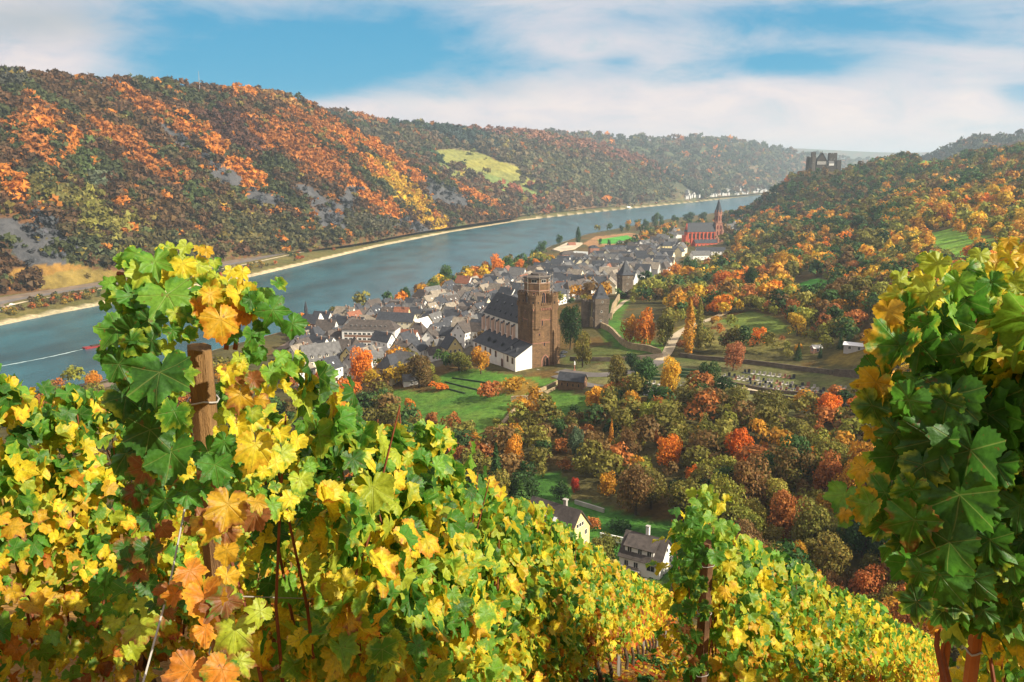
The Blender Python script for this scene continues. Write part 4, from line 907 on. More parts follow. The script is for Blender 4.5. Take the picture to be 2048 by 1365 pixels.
# ------------------------------------------------------------------ big church with the brown fortified tower
RZ = math.radians(29.4); c0 = W(1031, 742.5, 22)
ch = empty('parish_church', c0, RZ, 'big white gothic church with massive brown stone tower beside the old town', 'church')
M['aisle'] = M['white']
m = MB(); m.prism([(0, 0), (9.7, 0), (9.7, 46), (0, 46)], -4, [7, 12.4, 12.4, 7]); aw = m.build('aisle_wall', M['white'], ch)
m = MB(); m.quadslab((-.5, -.4, 6.9), (9.75, -.4, 12.75), (9.75, 46.5, 12.75), (-.5, 46.5, 6.9), .3); m.quadslab((-.45, 12, 7.25), (9.7, 12, 13.05), (9.7, 12.4, 13.05), (-.45, 12.4, 7.25), .3)
ar = m.build('aisle_roof', M['slate'], ch)
for bb in (4, 9.5, 19, 28, 34):
    m = MB(); z = 7+3*.57; m.box(2.4, 3.8, bb-.5, bb+.5, z-.6, z+1.25); m.cone([(2.1, bb-.7), (4.6, bb-.7), (4.6, bb+.7), (2.1, bb+.7)], z+1.25, (3.4, bb, z+2.1)); m.build('roof_hatch', M['slate'], ar)
am = arch_mesh(1.3, 3.0, False, .3, 'pinkstone')
for bb in (3, 8, 20.5, 26.5, 32, 38, 43): put_win(ch, am, 0, bb, 3.0, 3)
put_win(ch, arch_mesh(1.5, 3.8, False, .35, 'pinkstone', 'darkwood'), 0, 13.8, -.6, 3, 'door'); m = MB()
m.tube([(-.15, .15, -2), (-.15, .15, 7)], .09, 6); m.tube([(-.15, 11.8, -1), (-.15, 11.8, 7)], .09, 6); m.build('downpipe', M['metal'], ch)
m = MB(); m.prism([(9.7, 14.6), (24, 14.6), (24, 52), (20, 57), (13.5, 57), (9.7, 52)], -4, 20.8); m.build('nave_wall', M['white'], ch)
m = MB(); e = 20.7; m.add([(9, 14, e), (24.6, 14, e), (24.6, 52.3, e), (20.2, 57.7, e), (13.3, 57.7, e), (9, 52.3, e), (16.8, 14, 31.6), (16.8, 50, 31.6)],
   [(0, 6, 7, 5), (1, 2, 7, 6), (2, 3, 7), (3, 4, 7), (4, 5, 7), (0, 1, 6), (5, 4, 3, 2, 1, 0)]); nr_ = m.build('nave_roof', M['slate'], ch)
for zz, lst in ((.22, (18, 24, 30, 36, 42, 48)), (.62, (20, 28, 36, 44))):
    for bb in lst:
        x = 9.7+7.1*zz; z = e+10.9*zz*.98; m = MB(); m.box(x-.6, x+.9, bb-.4, bb+.4, z-.6, z+.75); m.cone([(x-.9, bb-.6), (x+1.3, bb-.6), (x+1.3, bb+.6), (x-.9, bb+.6)], z+.75, (x+.3, bb, z+1.4)); m.build('roof_hatch', M['slate'], nr_)
M['trim_shade_pink'] = mat('pink_trim_and_shade', (.72, .50, .38), .9, .08, .3)  # window trim; on buttresses their shade is put into the colour
for k in range(7):
    bb = 18+k*5.6
    m = MB(); m.prism([(8.2, bb-.55), (9.75, bb-.55), (9.75, bb+.55), (8.2, bb+.55)], 11.5, [18.6, 19.6, 19.6, 18.6]); m.quadslab((7.95, bb-.75, 18.5), (9.8, bb-.75, 19.9), (9.8, bb+.75, 19.9), (7.95, bb+.75, 18.5), .2, 1); m.build('buttress', [M['trim_shade_pink'], M['slate']], ch)
wm_ = arch_mesh(2.0, 5.6, True, .2, 'trim_shade_pink')
for k in range(6): put_win(ch, wm_, 9.7, 20.8+k*5.6, 13.4, 3)
# tower
ta, tb, tw, tl = 9.6, -.2, 14.4, 14.6
TC = (ta+tw/2, tb+tl/2)
m = MB(); m.box(ta, ta+tw, tb, tb+tl, -3, 31.2); tsh = m.build('tower_shaft', M['tower'], ch)
m = MB()
for z in (12.5, 24.0): m.box(ta-.12, ta+tw+.12, tb-.12, tb+tl+.12, z, z+.35)
m.build('string_course', M['pinkstone'], tsh)
def merlons(m, poly, z, h=.9, w_=.8, gap=.7, th=.45):
    for i in range(len(poly)):
        a = Vector(poly[i]+(0,)); b_ = Vector(poly[(i+1) % len(poly)]+(0,)); L = (b_-a).length; d = (b_-a)/L; n_ = max(1, int(L/(w_+gap))); st = L/n_; nrm = Vector((d.y, -d.x, 0))
        for k in range(n_):
            p = a+d*(k*st+(st-w_)/2); q = p+d*w_; r2 = q-nrm*th; s2 = p-nrm*th
            m.prism([(p.x, p.y), (q.x, q.y), (r2.x, r2.y), (s2.x, s2.y)], z, z+h)
# corner turrets, octagonal, rising above the middle parapet
for nm_, cx_, cy_, r_, z1 in (('a', ta+2.6, tb+2.4, 3.5, 37), ('b', ta+tw-2.2, tb+2.2, 3.2, 36.6), ('c', ta+2.6, tb+tl-2.4, 3.5, 36.8), ('d', ta+tw-2.2, tb+tl-2.4, 3.3, 36.6)):
    pl = ngon(cx_, cy_, r_); m = MB(); m.prism(pl, -3 if nm_ == 'b' else 20, z1-1.2); m.prism(ngon(cx_, cy_, r_+.35), z1-1.25, z1-.3); merlons(m, ngon(cx_, cy_, r_+.35), z1-.3, 1.1, .75, .6)
    tt = m.build('corner_turret', M['tower'], ch)
    for k in range(5): put_win(tt, arch_mesh(.5, 1.3, False, 0, 'pinkstone'), cx_+(r_*.924)*math.cos(-PI/2-k*PI/4+PI/4), cy_+(r_*.924)*math.sin(-PI/2-k*PI/4+PI/4), z1-4.5, 0).rotation_euler = (0, 0, -k*PI/4+PI/4)
m = MB(); m.box(ta-.5, ta+tw+.5, tb-.5, tb+tl+.5, 30.2, 31.4); merlons(m, [(ta-.5, tb-.5), (ta+tw+.5, tb-.5), (ta+tw+.5, tb+tl+.5), (ta-.5, tb+tl+.5)], 31.4, 1.3, .7, .55); m.build('parapet', M['tower'], ch)
m = MB()
for k in range(16): x = ta+.2+k*(tw-.4)/15; m.box(x-.2, x+.2, tb-.55, tb, 29.2, 30.3)
m.build('corbel_frieze', M['pinkstone'], ch)
m = MB(); pl = ngon(TC[0], TC[1]+.5, 6.6); m.prism(pl, 31.3, 44.5); ln = m.build('lantern', M['tower'], ch)
m = MB(); m.prism(ngon(TC[0], TC[1]+.5, 6.75), 42.2, 42.5); m.prism(ngon(TC[0], TC[1]+.5, 6.75), 38.6, 38.9); m.build('string_course', M['pinkstone'], ln)
m = MB(); m.prism(ngon(TC[0], TC[1]+.5, 7.1), 44.5, 45.1); m.prism(ngon(TC[0], TC[1]+.5, 6.8), 45.1, 46.2, 0, ngon(TC[0], TC[1]+.5, 3.4)); m.prism(ngon(TC[0], TC[1]+.5, 3.3), 46.2, 46.8); m.build('lantern_roof', M['slate_brown'], ch)
for k in range(8):
    an = -PI/2+k*PI/4; R_ = 6.6*.924
    put_win(ln, arch_mesh(1.9 if k % 2 == 0 else 1.2, 5.2, True, .3, 'pinkstone'), TC[0]+R_*math.cos(an), TC[1]+.5+R_*math.sin(an), 32.6, 0).rotation_euler = (0, 0, an+PI/2)
    wm2 = window_mesh(2.6, 1.4, True); put_win(ln, wm2, TC[0]+R_*math.cos(an), TC[1]+.5+R_*math.sin(an), 42.7, 0).rotation_euler = (0, 0, an+PI/2)
sf = empty('scaffold', (0, 0, 0)); bpy.data.objects.remove(sf)
m = MB()
for (x, y) in ngon(TC[0], TC[1]+.5, 7.9): m.tube([(x, y, 31.5), (x, y, 47.2)], .09, 5)
for z in (38.7, 42.4, 46):
    P_ = ngon(TC[0], TC[1]+.5, 7.9); m.tube([(p[0], p[1], z) for p in P_+P_[:1]], .07, 4)
m.build('scaffold_frame', M['scaff'], ch)
# slits, portal, stair turret
for a_, z, hh in ((ta+5.6, 21.5, 3.0), (ta+10.4, 22.6, 2.4), (ta+6.9, 11, 1.8), (ta+4.0, 16.5, 1.2)): put_win(tsh, arch_mesh(.75, hh, False, .2, 'pinkstone'), a_, tb, z, 0, 'slit_window')
for b_, z, hh in ((4.5, 21.5, 3.0), (9.5, 22.2, 2.6), (7, 27, 1.4)): put_win(tsh, arch_mesh(.75, hh, False, .2, 'pinkstone'), ta, b_, z, 3, 'slit_window')
put_win(tsh, arch_mesh(3.6, 6.2, True, .6, 'pinkstone', 'darkwood'), ta+7.6, tb, -.2, 0, 'portal')
m = MB(); m.box(ta+11.6, ta+12.5, tb-1.5, tb-.1, -3, 18); m.prism([(ta+11.6, tb-1.5), (ta+12.5, tb-1.5), (ta+12.5, tb-.1), (ta+11.6, tb-.1)], 18, [18.05, 18.05, 20, 20]); m.build('buttress', M['tower'], ch)
m = MB(); m.box(ta+tw, ta+tw+2, tb+.5, tb+3, -3, 20); m.prism([(ta+tw, tb+.5), (ta+tw+2, tb+.5), (ta+tw+2, tb+3), (ta+tw, tb+3)], 20, [23, 20.05, 20.05, 23]); m.build('buttress', M['tower'], ch)
m = MB(); m.box(ta+1, ta+tw+3, tb-3.6, tb-.6, -3, .15); m.box(ta-6, ta+tw+4, tb-6, tb-3.4, -3, -.4); m.build('steps', M['concrete'], ch)

# ------------------------------------------------------------------ red church with spire
P0 = W(1402, 494, 10); lf = empty('red_church', P0, math.radians(12), 'bright red gothic church with tall thin dark spire at the far town end', 'church')
m = MB(); m.add([(x, y, z) for x in (-24, 19) for y, z in ((-5.5, -4), (5.5, -4), (5.5, 22), (0, 33.5), (-5.5, 22))], [(0, 4, 3, 2, 1), (5, 6, 7, 8, 9), (0, 5, 9, 4), (1, 2, 7, 6), (4, 9, 8, 3), (3, 8, 7, 2)]); m.build('nave_wall', M['redstone'], lf)
m = MB(); m.quadslab((-24.5, -6.1, 21.6), (19, -6.1, 21.6), (19, 0, 34.6), (-22, 0, 34.6), .3); m.quadslab((19, 6.1, 21.6), (-24.5, 6.1, 21.6), (-22, 0, 34.6), (19, 0, 34.6), .3); m.add([(-24.6, -6.1, 21.6), (-24.6, 6.1, 21.6), (-22, 0, 34.6)], [(0, 2, 1)]); m.build('nave_roof', M['slate'], lf)
m = MB(); m.box(-14, 19.5, -11.5, -5.6, -4, 6.5); m.build('aisle_wall', M['redstone'], lf)
m = MB(); m.quadslab((-14.4, -12, 6.3), (19.8, -12, 6.3), (19.8, -5.6, 11.5), (-14.4, -5.6, 11.5), .3); m.build('aisle_roof', M['slate'], lf)
lwm = arch_mesh(2.0, 7.5, True, .35, 'pinkstone')
for k in range(7):
    x = -20.5+k*5.8; put_win(lf, lwm, x, -5.5, 12.4, 0)
    if x < 16: m = MB(); m.box(x+2.2, x+3.4, -6.7, -5.5, -4, 20.5); m.add([(x+2.2, -6.7, 20.5), (x+3.4, -6.7, 20.5), (x+3.4, -5.5, 21.5), (x+2.2, -5.5, 21.5), (x+2.2, -5.5, 20.5), (x+3.4, -5.5, 20.5)], [(0, 1, 2, 3), (0, 4, 5, 1), (0, 3, 4), (1, 5, 2)]); m.build('buttress', M['redstone'], lf)
for k in range(5): put_win(lf, arch_mesh(1.4, 3.2, True, .25, 'pinkstone'), -10.5+k*6.2, -11.5, 1.6, 0)
m = MB(); m.prism(ngon(-24, 0, 5.6, 8), -4, 17); m.build('apse', M['redstone'], lf)
m = MB(); m.box(19.2, 29, -5.2, 5, -4, 33); m.box(18.7, 19.9, -6, -4.6, -4, 30); m.box(28.3, 29.6, -6, -4.6, -4, 30); m.box(18.9, 29.3, -5.5, 5.3, 33, 34); tt = m.build('tower_shaft', M['pinkstone'], lf)
for z in (6, 17, 25): put_win(tt, arch_mesh(1.7, 5.5, True, .3, 'redstone'), 21.9, -5.25, z, 0); put_win(tt, arch_mesh(1.7, 5.5, True, .3, 'redstone'), 26.3, -5.25, z, 0)
m = MB(); m.prism(ngon(24.1, 0, 5.0), 34, 49); bl_ = m.build('belfry', M['pinkstone'], lf)
for k in range(5): an = -PI/2+(k-2)*PI/4; put_win(bl_, arch_mesh(1.4, 7, True, .2, 'redstone'), 24.1+4.63*math.cos(an), 4.63*math.sin(an), 37, 0).rotation_euler = (0, 0, an+PI/2)
for x, y in ngon(24.1, 0, 4.8): m = MB(); m.cone(ngon(x, y, .8, 4), 48.98, (x, y, 53)); m.prism(ngon(x, y, .7, 4), 46, 49); m.build('pinnacle', M['pinkstone'], lf)
m = MB(); m.cone(ngon(24.1, 0, 5.1), 49, (24.1, 0, 69)); m.tube([(24.1, 0, 68), (24.1, 0, 71)], .15, 5); m.build('spire', M['slate'], lf)
m = MB(); m.prism(ngon(30.5, -2, 2.2), -4, 22); m.cone(ngon(30.5, -2, 2.6), 22, (30.5, -2, 27)); m.build('stair_turret', M['pinkstone'], lf)

# ------------------------------------------------------------------ castle
K0 = hit(1645, 345); K0 = WD(1645, 335, 1500); cs = empty('castle', K0, math.radians(-6), 'dark medieval castle with square keep and gabled hall on the wooded crag above the river', 'castle')
mc = stone('castle_stone', (.10, .085, .075), (.065, .055, .05), 1.5, .6, (.09, .08, .07)); M['castle'] = mc
m = MB(); m.prism(ngon(-20.5, 2, 9.5, 10), -16, 18, 0, ngon(-20.5, 2, 8.6, 10)); merlons(m, ngon(-20.5, 2, 8.6, 10), 18, 1.6, 1.6, 1.3, .8); m.box(-21, -13.5, -1, 6, 18, 26); merlons(m, [(-21, -1), (-13.5, -1), (-13.5, 6), (-21, 6)], 26, 1.4, 1.3, 1.2, .8); kp = m.build('keep', mc, cs)
m = MB(); m.add([(x, y, z) for y in (-4, 9) for x, z in ((-12, -16), (6.5, -16), (6.5, 11), (-2.7, 25.5), (-12, 11))], [(0, 1, 2, 3, 4), (9, 8, 7, 6, 5), (0, 5, 6, 1), (4, 3, 8, 9), (3, 2, 7, 8), (1, 6, 7, 2), (0, 4, 9, 5)]); hl = m.build('hall', mc, cs)
m = MB(); m.quadslab((-12.6, -4.6, 10.2), (-2.7, -4.6, 26), (-2.7, 9.5, 26), (-12.6, 9.5, 10.2), -.35); m.quadslab((-2.7, -4.6, 26), (7.2, -4.6, 10.2), (7.2, 9.5, 10.2), (-2.7, 9.5, 26), -.35); m.tube([(-2.7, 0, 25), (-2.7, 0, 29.5)], .5, 5); m.build('hall_roof', M['slate'], cs)
m = MB(); m.box(-11.4, 4.6, -4.3, -4.02, 5, 10.4); m.build('white_band', M['white'], hl)
m = MB()
for x in np.linspace(-11, 4, 9): m.box(x-.2, x+.2, -4.5, -4.25, 5, 10.4)
m.box(-11.4, 4.6, -4.5, -4.26, 7.4, 7.8); m.build('timber_frame', M['darkwood'], hl)
m = MB(); m.box(10.5, 24.5, -1, 10, -16, 24); merlons(m, [(10.5, -1), (24.5, -1), (24.5, 10), (10.5, 10)], 24, 1.8, 1.8, 1.5, 1); t2 = m.build('square_tower', mc, cs)
m = MB(); m.box(24.4, 32, -4, 8, -16, 11.5); merlons(m, [(24.6, -4), (32, -4), (32, 8), (24.6, 8)], 11.5, 1.4, 1.4, 1.2, .8); m.build('low_tower', mc, cs)
m = MB(); m.box(6.3, 23, -6, -1.1, -16, 3); m.build('curtain_wall', mc, cs)
m = MB(); m.box(10, 18.5, -5.6, -1.1, 3, 8); m.build('white_house', M['white'], cs); m = MB(); m.add([(9.4, -6.1, 7.6), (19, -6.1, 7.6), (19, -.9, 11.5), (9.4, -.9, 11.5), (9.4, -.9, 7.6), (19, -.9, 7.6)], [(0, 1, 2, 3), (0, 3, 4), (1, 5, 2), (0, 4, 5, 1), (4, 3, 2, 5)]); m.build('white_house_roof', M['slate_grey'], cs)
m = MB(); m.prism([(-30, -9), (33, -9), (33, 12), (-30, 12)], -26, -10); m.build('rock_base', mc, cs)
for x, z in ((-18, 8), (-22, 2), (-5, -4), (1, -4), (14, 14), (20, 14), (17, 6)):
    y = {-18: -6.4, -22: -7.0, -5: -4, 1: -4}.get(x, -1); put_win(cs, WIN['wide'], x, y-.02, z, 0)

# ------------------------------------------------------------------ town-wall towers
def wtower(px, py, z, w, h, rh, rz, label, mt='tower2', cap='slate', flare=.7, hip=0):
    P_ = W(px, py, z) if z is not None else hit(px, py); o = empty('wall_tower', P_, rz, label, 'tower'); a = w/2
    m = MB(); m.box(-a, a, -a, a, -8, h); sh = m.build('shaft', M[mt], o)
    m = MB(); m.box(-a-.25, a+.25, -a-.25, a+.25, h-3.6, h-.003); m.build('upper_floor', M[mt], o)
    m = MB(); q = a+flare; m.prism([(-q, -q), (q, -q), (q, q), (-q, q)], h, h+1.6, 0, [(-a*.8, -a*.8), (a*.8, -a*.8), (a*.8, a*.8), (-a*.8, a*.8)])
    m.add([(-a*.8, -a*.8, h+1.6), (a*.8, -a*.8, h+1.6), (a*.8, a*.8, h+1.6), (-a*.8, a*.8, h+1.6), (-hip, 0, h+rh), (hip, 0, h+rh)], [(0, 1, 5, 4), (1, 2, 5), (2, 3, 4, 5), (3, 0, 4)]); rf = m.build('roof', M[cap], o)
    for z_ in (h-2.4, h*.55, h*.25): put_win(sh, WIN['small'], random.uniform(-1, 1), -a-(.25 if z_ > h-3 else 0), z_, 0); put_win(sh, WIN['small'], -a-(.25 if z_ > h-3 else 0), random.uniform(-1, 1), z_, 3)
    m = MB(); m.box(-.6, .6, -a*.75, -a*.2, h+1.5, h+3.2); m.build('dormer', M[cap], rf); return o
wtower(1200, 656, 25, 8.3, 18.5, 8, math.radians(8), 'square grey brown wall tower with slate hipped roof right of the big church', 'tower2', 'slate', .3, .8)
wtower(1249, 592, 22, 9.2, 17, 11.5, math.radians(20), 'pale grey wall tower with tall pointed flared slate roof behind the nearer wall tower', 'tower2', 'slate', 1.0)
wtower(1187, 520, 8, 11, 15, 3.2, math.radians(10), 'squat red brown gate tower near the pale harbour basin', 'pinkstone', 'slate', .4, 2)
# half-round wall tower stub
wt = empty('wall_turret', W(1172, 652, 25), 0, 'broken round stub of the town wall left of the nearer wall tower', 'turret'); m = MB(); m.prism(ngon(0, 0, 3.2, 12), -6, 15.5); m.build('shaft', M['tower2'], wt); m = MB(); merlons(m, ngon(0, 0, 3.2, 8), 15.5, 1, 1.2, 1); m.build('parapet', M['tower2'], wt)

# ------------------------------------------------------------------ individually known buildings
def ph(px, py, rzdeg, w, d, h, rh, **k): P_ = hit(px, py); return house(P_, math.radians(rzdeg), w, d, h, rh, **k)
MAN = []
def reg(o, r): MAN.append((o.location.x, o.location.y, r)); return o
reg(ph(783, 762, 62, 12, 10, 8.2, 6, wall_='cream', roof_='slate', hip=3, win='shut', rows=2, nx_=3, ny_=2, label='cream villa with dark green shutters and grey hipped roof below the orange tree'), 11)
reg(ph(812, 756, -30, 11, 9, 7.5, 6.5, wall_='cream', roof_='slate_grey', win='shut', rows=2, nx_=2, ny_=2, label='cream gabled wing with pale grey roof joined beside the shuttered villa'), 9)
reg(ph(822, 768, 15, 8, 6, 2.6, 2.6, wall_='white', roof_='slate_grey', rows=1, nx_=1, ny_=1, chim=0, label='low white annex in front of the cream gabled wing'), 7)
# long office-like building
P_ = hit(738, 700); lb = empty('long_building', P_, math.radians(-7), 'long four-storey building with ribbon windows and red brick bands near the river', 'building'); MAN.append((P_[0], P_[1]+6, 22))
m = MB(); m.box(-17, 17, 0, 12, -3, 13); m.build('wall', M['white'], lb)
for z in (1.2, 4.5, 7.8):
    m = MB(); m.box(-15.5, 16.2, -.06, .02, z, z+1.5); m.build('brick_band', M['brickred'], lb)
for r_ in range(4):
    for k in range(11): put_win(lb, WIN['wide'], -14.4+k*2.95, 0, 2.75+r_*3.3-.1, 0) if r_ < 3 else put_win(lb, WIN['wide'], -14.4+k*2.95, 0, 11.0, 0) if False else None
for r_ in range(3):
    for k in range(3): put_win(lb, WIN['plain'], 17, 2.5+k*3.5, 2.8+r_*3.3, 1)
m = MB(); m.add([(-17.8, -.9, 12.8), (17.8, -.9, 12.8), (17.8, 12.9, 12.8), (-17.8, 12.9, 12.8), (-12, 6, 18), (12.5, 6, 18)], [(0, 1, 5, 4), (1, 2, 5), (2, 3, 4, 5), (3, 0, 4), (3, 2, 1, 0)]); rf = m.build('roof', M['slate_brown'], lb)
for k in range(8): m = MB(); x = -11+k*3.1; m.box(x-.4, x+.4, 1.0, 2.4, 14.3, 15.3); m.build('roof_hatch', M['slate_grey'], rf)
reg(ph(795, 668, -14, 26, 11, 10, 5, wall_='cream', roof_='slate', rows=3, nx_=6, ny_=2, chim=0, label='long dark roofed wing behind the long brick banded building'), 16)
reg(ph(843, 678, 62, 15, 9, 8, 5.5, wall_='yellow', roof_='white', rows=2, nx_=3, ny_=2, chim=0, dorm=0, skylights=3, label='pale yellow house with bright sunlit grey roof right of the long wing'), 9)  # white roof colour stands in for sun on grey slate
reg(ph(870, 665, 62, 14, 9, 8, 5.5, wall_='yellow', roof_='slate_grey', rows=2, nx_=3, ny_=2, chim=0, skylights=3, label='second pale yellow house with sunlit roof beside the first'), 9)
reg(ph(642, 742, 35, 22, 12, 8, 8, wall_='cream', roof_='slate_grey', rows=2, nx_=4, ny_=2, dorm=4, label='large cream building with broad grey mansard roof and row of dormers behind the vine'), 15)
reg(ph(690, 722, -10, 12, 9, 7, 6, wall_='white', roof_='slate_brown', rows=2, nx_=4, ny_=2, label='half hidden house with brown hipped roof in front of the long building', hip=3), 9)
reg(ph(712, 718, -70, 10, 9, 7, 6, wall_='grey', roof_='slate_brown', rows=2, label='grey house with brown roof left of the flat white roofed annex', hip=2), 8)
P_ = hit(752, 716); fb = empty('flat_roof_hall', P_, math.radians(20), 'low hall with pale flat roof in front of the long building', 'building'); m = MB(); m.box(-8, 8, -5, 5, -2, 4.5); m.build('wall', M['grey'], fb); m = MB(); m.add([(-8.5, -5.5, 4.5), (8.5, -5.5, 4.5), (8.5, 5.5, 4.5), (-8.5, 5.5, 4.5), (-3, 0, 6.2), (3, 0, 6.2)], [(0, 1, 5, 4), (1, 2, 5), (2, 3, 4, 5), (3, 0, 4), (3, 2, 1, 0)]); m.build('roof', M['concrete'], fb); MAN.append((P_[0], P_[1], 10))
# riverside chapel
P_ = hit(622, 672); cp = empty('riverside_chapel', P_, math.radians(-20), 'brown riverside chapel with tiny pointed ridge turret at the water edge', 'chapel'); MAN.append((P_[0], P_[1], 14))
m = MB(); m.prism([(-6, -4.5), (8, -4.5), (8, 4.5), (-6, 4.5), (-9, 2), (-9, -2)], -3, 9.5); w_ = m.build('wall', M['pinkstone'], cp)
m = MB(); m.add([(-6.3, -5, 9.4), (8.2, -5, 9.4), (8.2, 5, 9.4), (-6.3, 5, 9.4), (-9.6, 2.2, 9.4), (-9.6, -2.2, 9.4), (-4.5, 0, 15.5), (8.2, 0, 15.5)], [(0, 1, 7, 6), (2, 3, 6, 7), (3, 4, 6), (4, 5, 6), (5, 0, 6), (1, 2, 7), (5, 4, 3, 2, 1, 0)]); rf = m.build('roof', M['slate'], cp)
m = MB(); m.prism(ngon(-3, 0, 1.1, 6), 14.5, 18.5); m.cone(ngon(-3, 0, 1.4, 6), 18.5, (-3, 0, 25)); m.build('ridge_turret', M['slate'], rf)
for x in (-3.5, 1.5): put_win(w_, arch_mesh(1.3, 5.5, True, .2, 'tower'), x, -4.5, 1.8, 0)
m = MB(); m.add([(x, y, z) for x in (8.1, 8.9) for y, z in ((-5, -3), (5, -3), (5, 9.6), (0, 16.4), (-5, 9.6))], [(0, 4, 3, 2, 1), (5, 6, 7, 8, 9), (0, 5, 9, 4), (1, 2, 7, 6), (4, 9, 8, 3), (3, 8, 7, 2)]); m.build('gable', M['white'], cp)
# near church
reg(ph(903, 716, -62, 10, 9, 6.5, 6, wall_='yellow', roof_='slate', rows=2, nx_=2, ny_=3, label='yellow gabled house touching the far end of the white church aisle'), 8)
reg(ph(884, 712, 28, 9, 8, 5.5, 4.5, wall_='yellow', roof_='slate_grey', rows=2, nx_=2, label='small yellow house with grey roof left of the gabled yellow one'), 7)
reg(ph(868, 720, 28, 8, 7, 4, 3.5, wall_='white', roof_='slate_brown', rows=1, nx_=2, label='small white house with brown roof at the orchard corner'), 6)
# small stone chapel near
P_ = hit(1145, 776); sc_ = empty('stone_chapel', P_, math.radians(-24), 'small brown stone chapel with slate roof in front of the tower steps', 'chapel'); m = MB()
m.add([(x, y, z) for x in (-6, 6) for y, z in ((-3, -3), (3, -3), (3, 4.2), (0, 7), (-3, 4.2))], [(0, 4, 3, 2, 1), (5, 6, 7, 8, 9), (0, 5, 9, 4), (1, 2, 7, 6), (4, 9, 8, 3), (3, 8, 7, 2)]); w_ = m.build('wall', M['tower'], sc_); link('roof', roof_mesh(12, 6, 4.2, 2.9, .35, 0, mtl=M['slate']), sc_)
put_win(w_, arch_mesh(1.3, 3, True, .3, 'pinkstone'), 6, 0, .5, 1)
for x in (-4, -1.3, 1.3, 4): put_win(w_, arch_mesh(.7, 1.6, True, .15, 'pinkstone'), x, -3, 1.4, 0)
# valley houses
P_ = W(1292, 1146, 22); vh = house(P_, math.radians(-32), 10.5, 9, 5.6, 4.6, 'white', 'slate_brown', 'white valley house with wide shed dormer and white chimney behind the vines', rows=2, nx_=0, ny_=2, chim=0, win='plain')
rf = [c_ for c_ in vh.children if c_.name.startswith('roof')][0]
m = MB(); m.box(-4.2, 3.2, -3.6, -.4, 5.9, 8.1); dmr = m.build('shed_dormer', M['white'], rf)
m = MB(); m.quadslab((-4.6, -4.0, 7.9), (3.6, -4.0, 7.9), (3.6, 0, 10.1), (-4.6, 0, 10.1), .2); m.build('dormer_roof', M['slate_brown'], dmr)
for x in (-3.0, -.3, 2.1): put_win(dmr, WIN['plain'], x, -3.6, 6.35, 0)
m = MB(); m.box(-.4, .4, -.1, .7, 8.6, 12.2, 0); m.box(-.5, .5, -.2, .8, 12.2, 12.4, 1); m.build('chimney', [M['white'], M['concrete']], rf)
put_win(vh, WIN['wide'], 2.9, -4.5, 3.2, 0); put_win(vh, WIN['plain'], -3.4, -4.5, 3.1, 0); put_win(vh, WIN['plain'], -.9, -4.5, 3.1, 0, 'door')
for x in (-3.2, 0, 3.2): put_win(vh, WIN['plain'], x, -4.5, .4, 0)
m = MB(); m.box(-5.2, .4, -5.7, -4.5, 2.5, 2.7, 1)
for x in np.arange(-5.1, .4, .28): m.box(x-.05, x+.05, -5.72, -5.66, 2.7, 3.6)
m.box(-5.2, .4, -5.75, -5.63, 3.6, 3.7); m.build('balcony', [M['darkwood'], M['concrete']], vh)
P_ = W(1112, 1092, 21); yh = house(P_+np.array([0, 0, .3]), math.radians(-38), 15, 9.5, 6.6, 5.4, 'yellow', 'slate_brown', 'yellow gabled house with dark brown roof and skylight behind the middle vine row', rows=2, nx_=4, ny_=3, chim=0, skylights=0, gablewin=False)
rf = [c_ for c_ in yh.children if c_.name.startswith('roof')][0]
m = MB(); m.box(2, 2.9, .2, 1, 10.6, 13.2); m.box(1.8, 3.1, 0, 1.2, 13.2, 13.5); m.build('chimney', M['concrete'], rf)
for y in (-1.2, 0, 1.2): put_win(yh, WIN['small'], 7.5, y, 7.4, 1)
for x, q in ((-2, .35), (1.5, .3)):
    sl_ = math.atan2(5.4, 4.75); nv = Vector((0, -math.sin(sl_), math.cos(sl_))); up = Vector((0, math.cos(sl_), math.sin(sl_))); p = Vector((x, -4.75*(1-q), 6.6+5.4*q))+nv*.1; m = MB(); m.quadslab(p+Vector((-.5, 0, 0)), p+Vector((.5, 0, 0)), p+Vector((.5, 0, 0))+up*1.3, p+Vector((-.5, 0, 0))+up*1.3, .1); m.build('skylight', M['whitepaint'], rf)
gp = hit(1076, 1012); m = MB(); m.prism(ngon(0, 0, 3, 14), -.5, .9); m.build('pool', [M['bluewater']], None, gp, .3)
po = bpy.data.objects['pool']; tag(po, 'round blue covered garden pool above the yellow house', 'pool')
# huts and sheds
reg(ph(1710, 700, -30, 9, 6, 2.6, .8, wall_='grey', roof_='whitepaint', rows=1, nx_=2, ny_=1, chim=0, label='hut with flat white roof among clipped conifers above the graveyard'), 6)
reg(ph(1632, 704, 10, 4, 3, 2.4, 1, wall_='pink', roof_='white', rows=1, nx_=1, ny_=1, chim=0, label='tiny pink garden hut in the allotments'), 4)
reg(ph(1572, 580, 20, 12, 6, 3, 1.5, wall_='pink', roof_='slate_grey', rows=1, nx_=2, ny_=1, chim=0, label='low shed left of the bright green meadow'), 6)
# lower left quay house
P_ = hit(188, 838); qh = house(P_, math.radians(30), 16, 9, 6.5, 3.6, 'cream', 'slate_grey', 'cream quay house with grey roof and balcony at the lower left behind vines', rows=2, nx_=4, ny_=2)
P_ = hit(250, 858); house(P_, math.radians(30), 11, 8, 4, 2.8, 'grey', 'slate_grey', 'low grey roofed outbuilding right of the quay house', rows=1, nx_=2, ny_=1, chim=0)
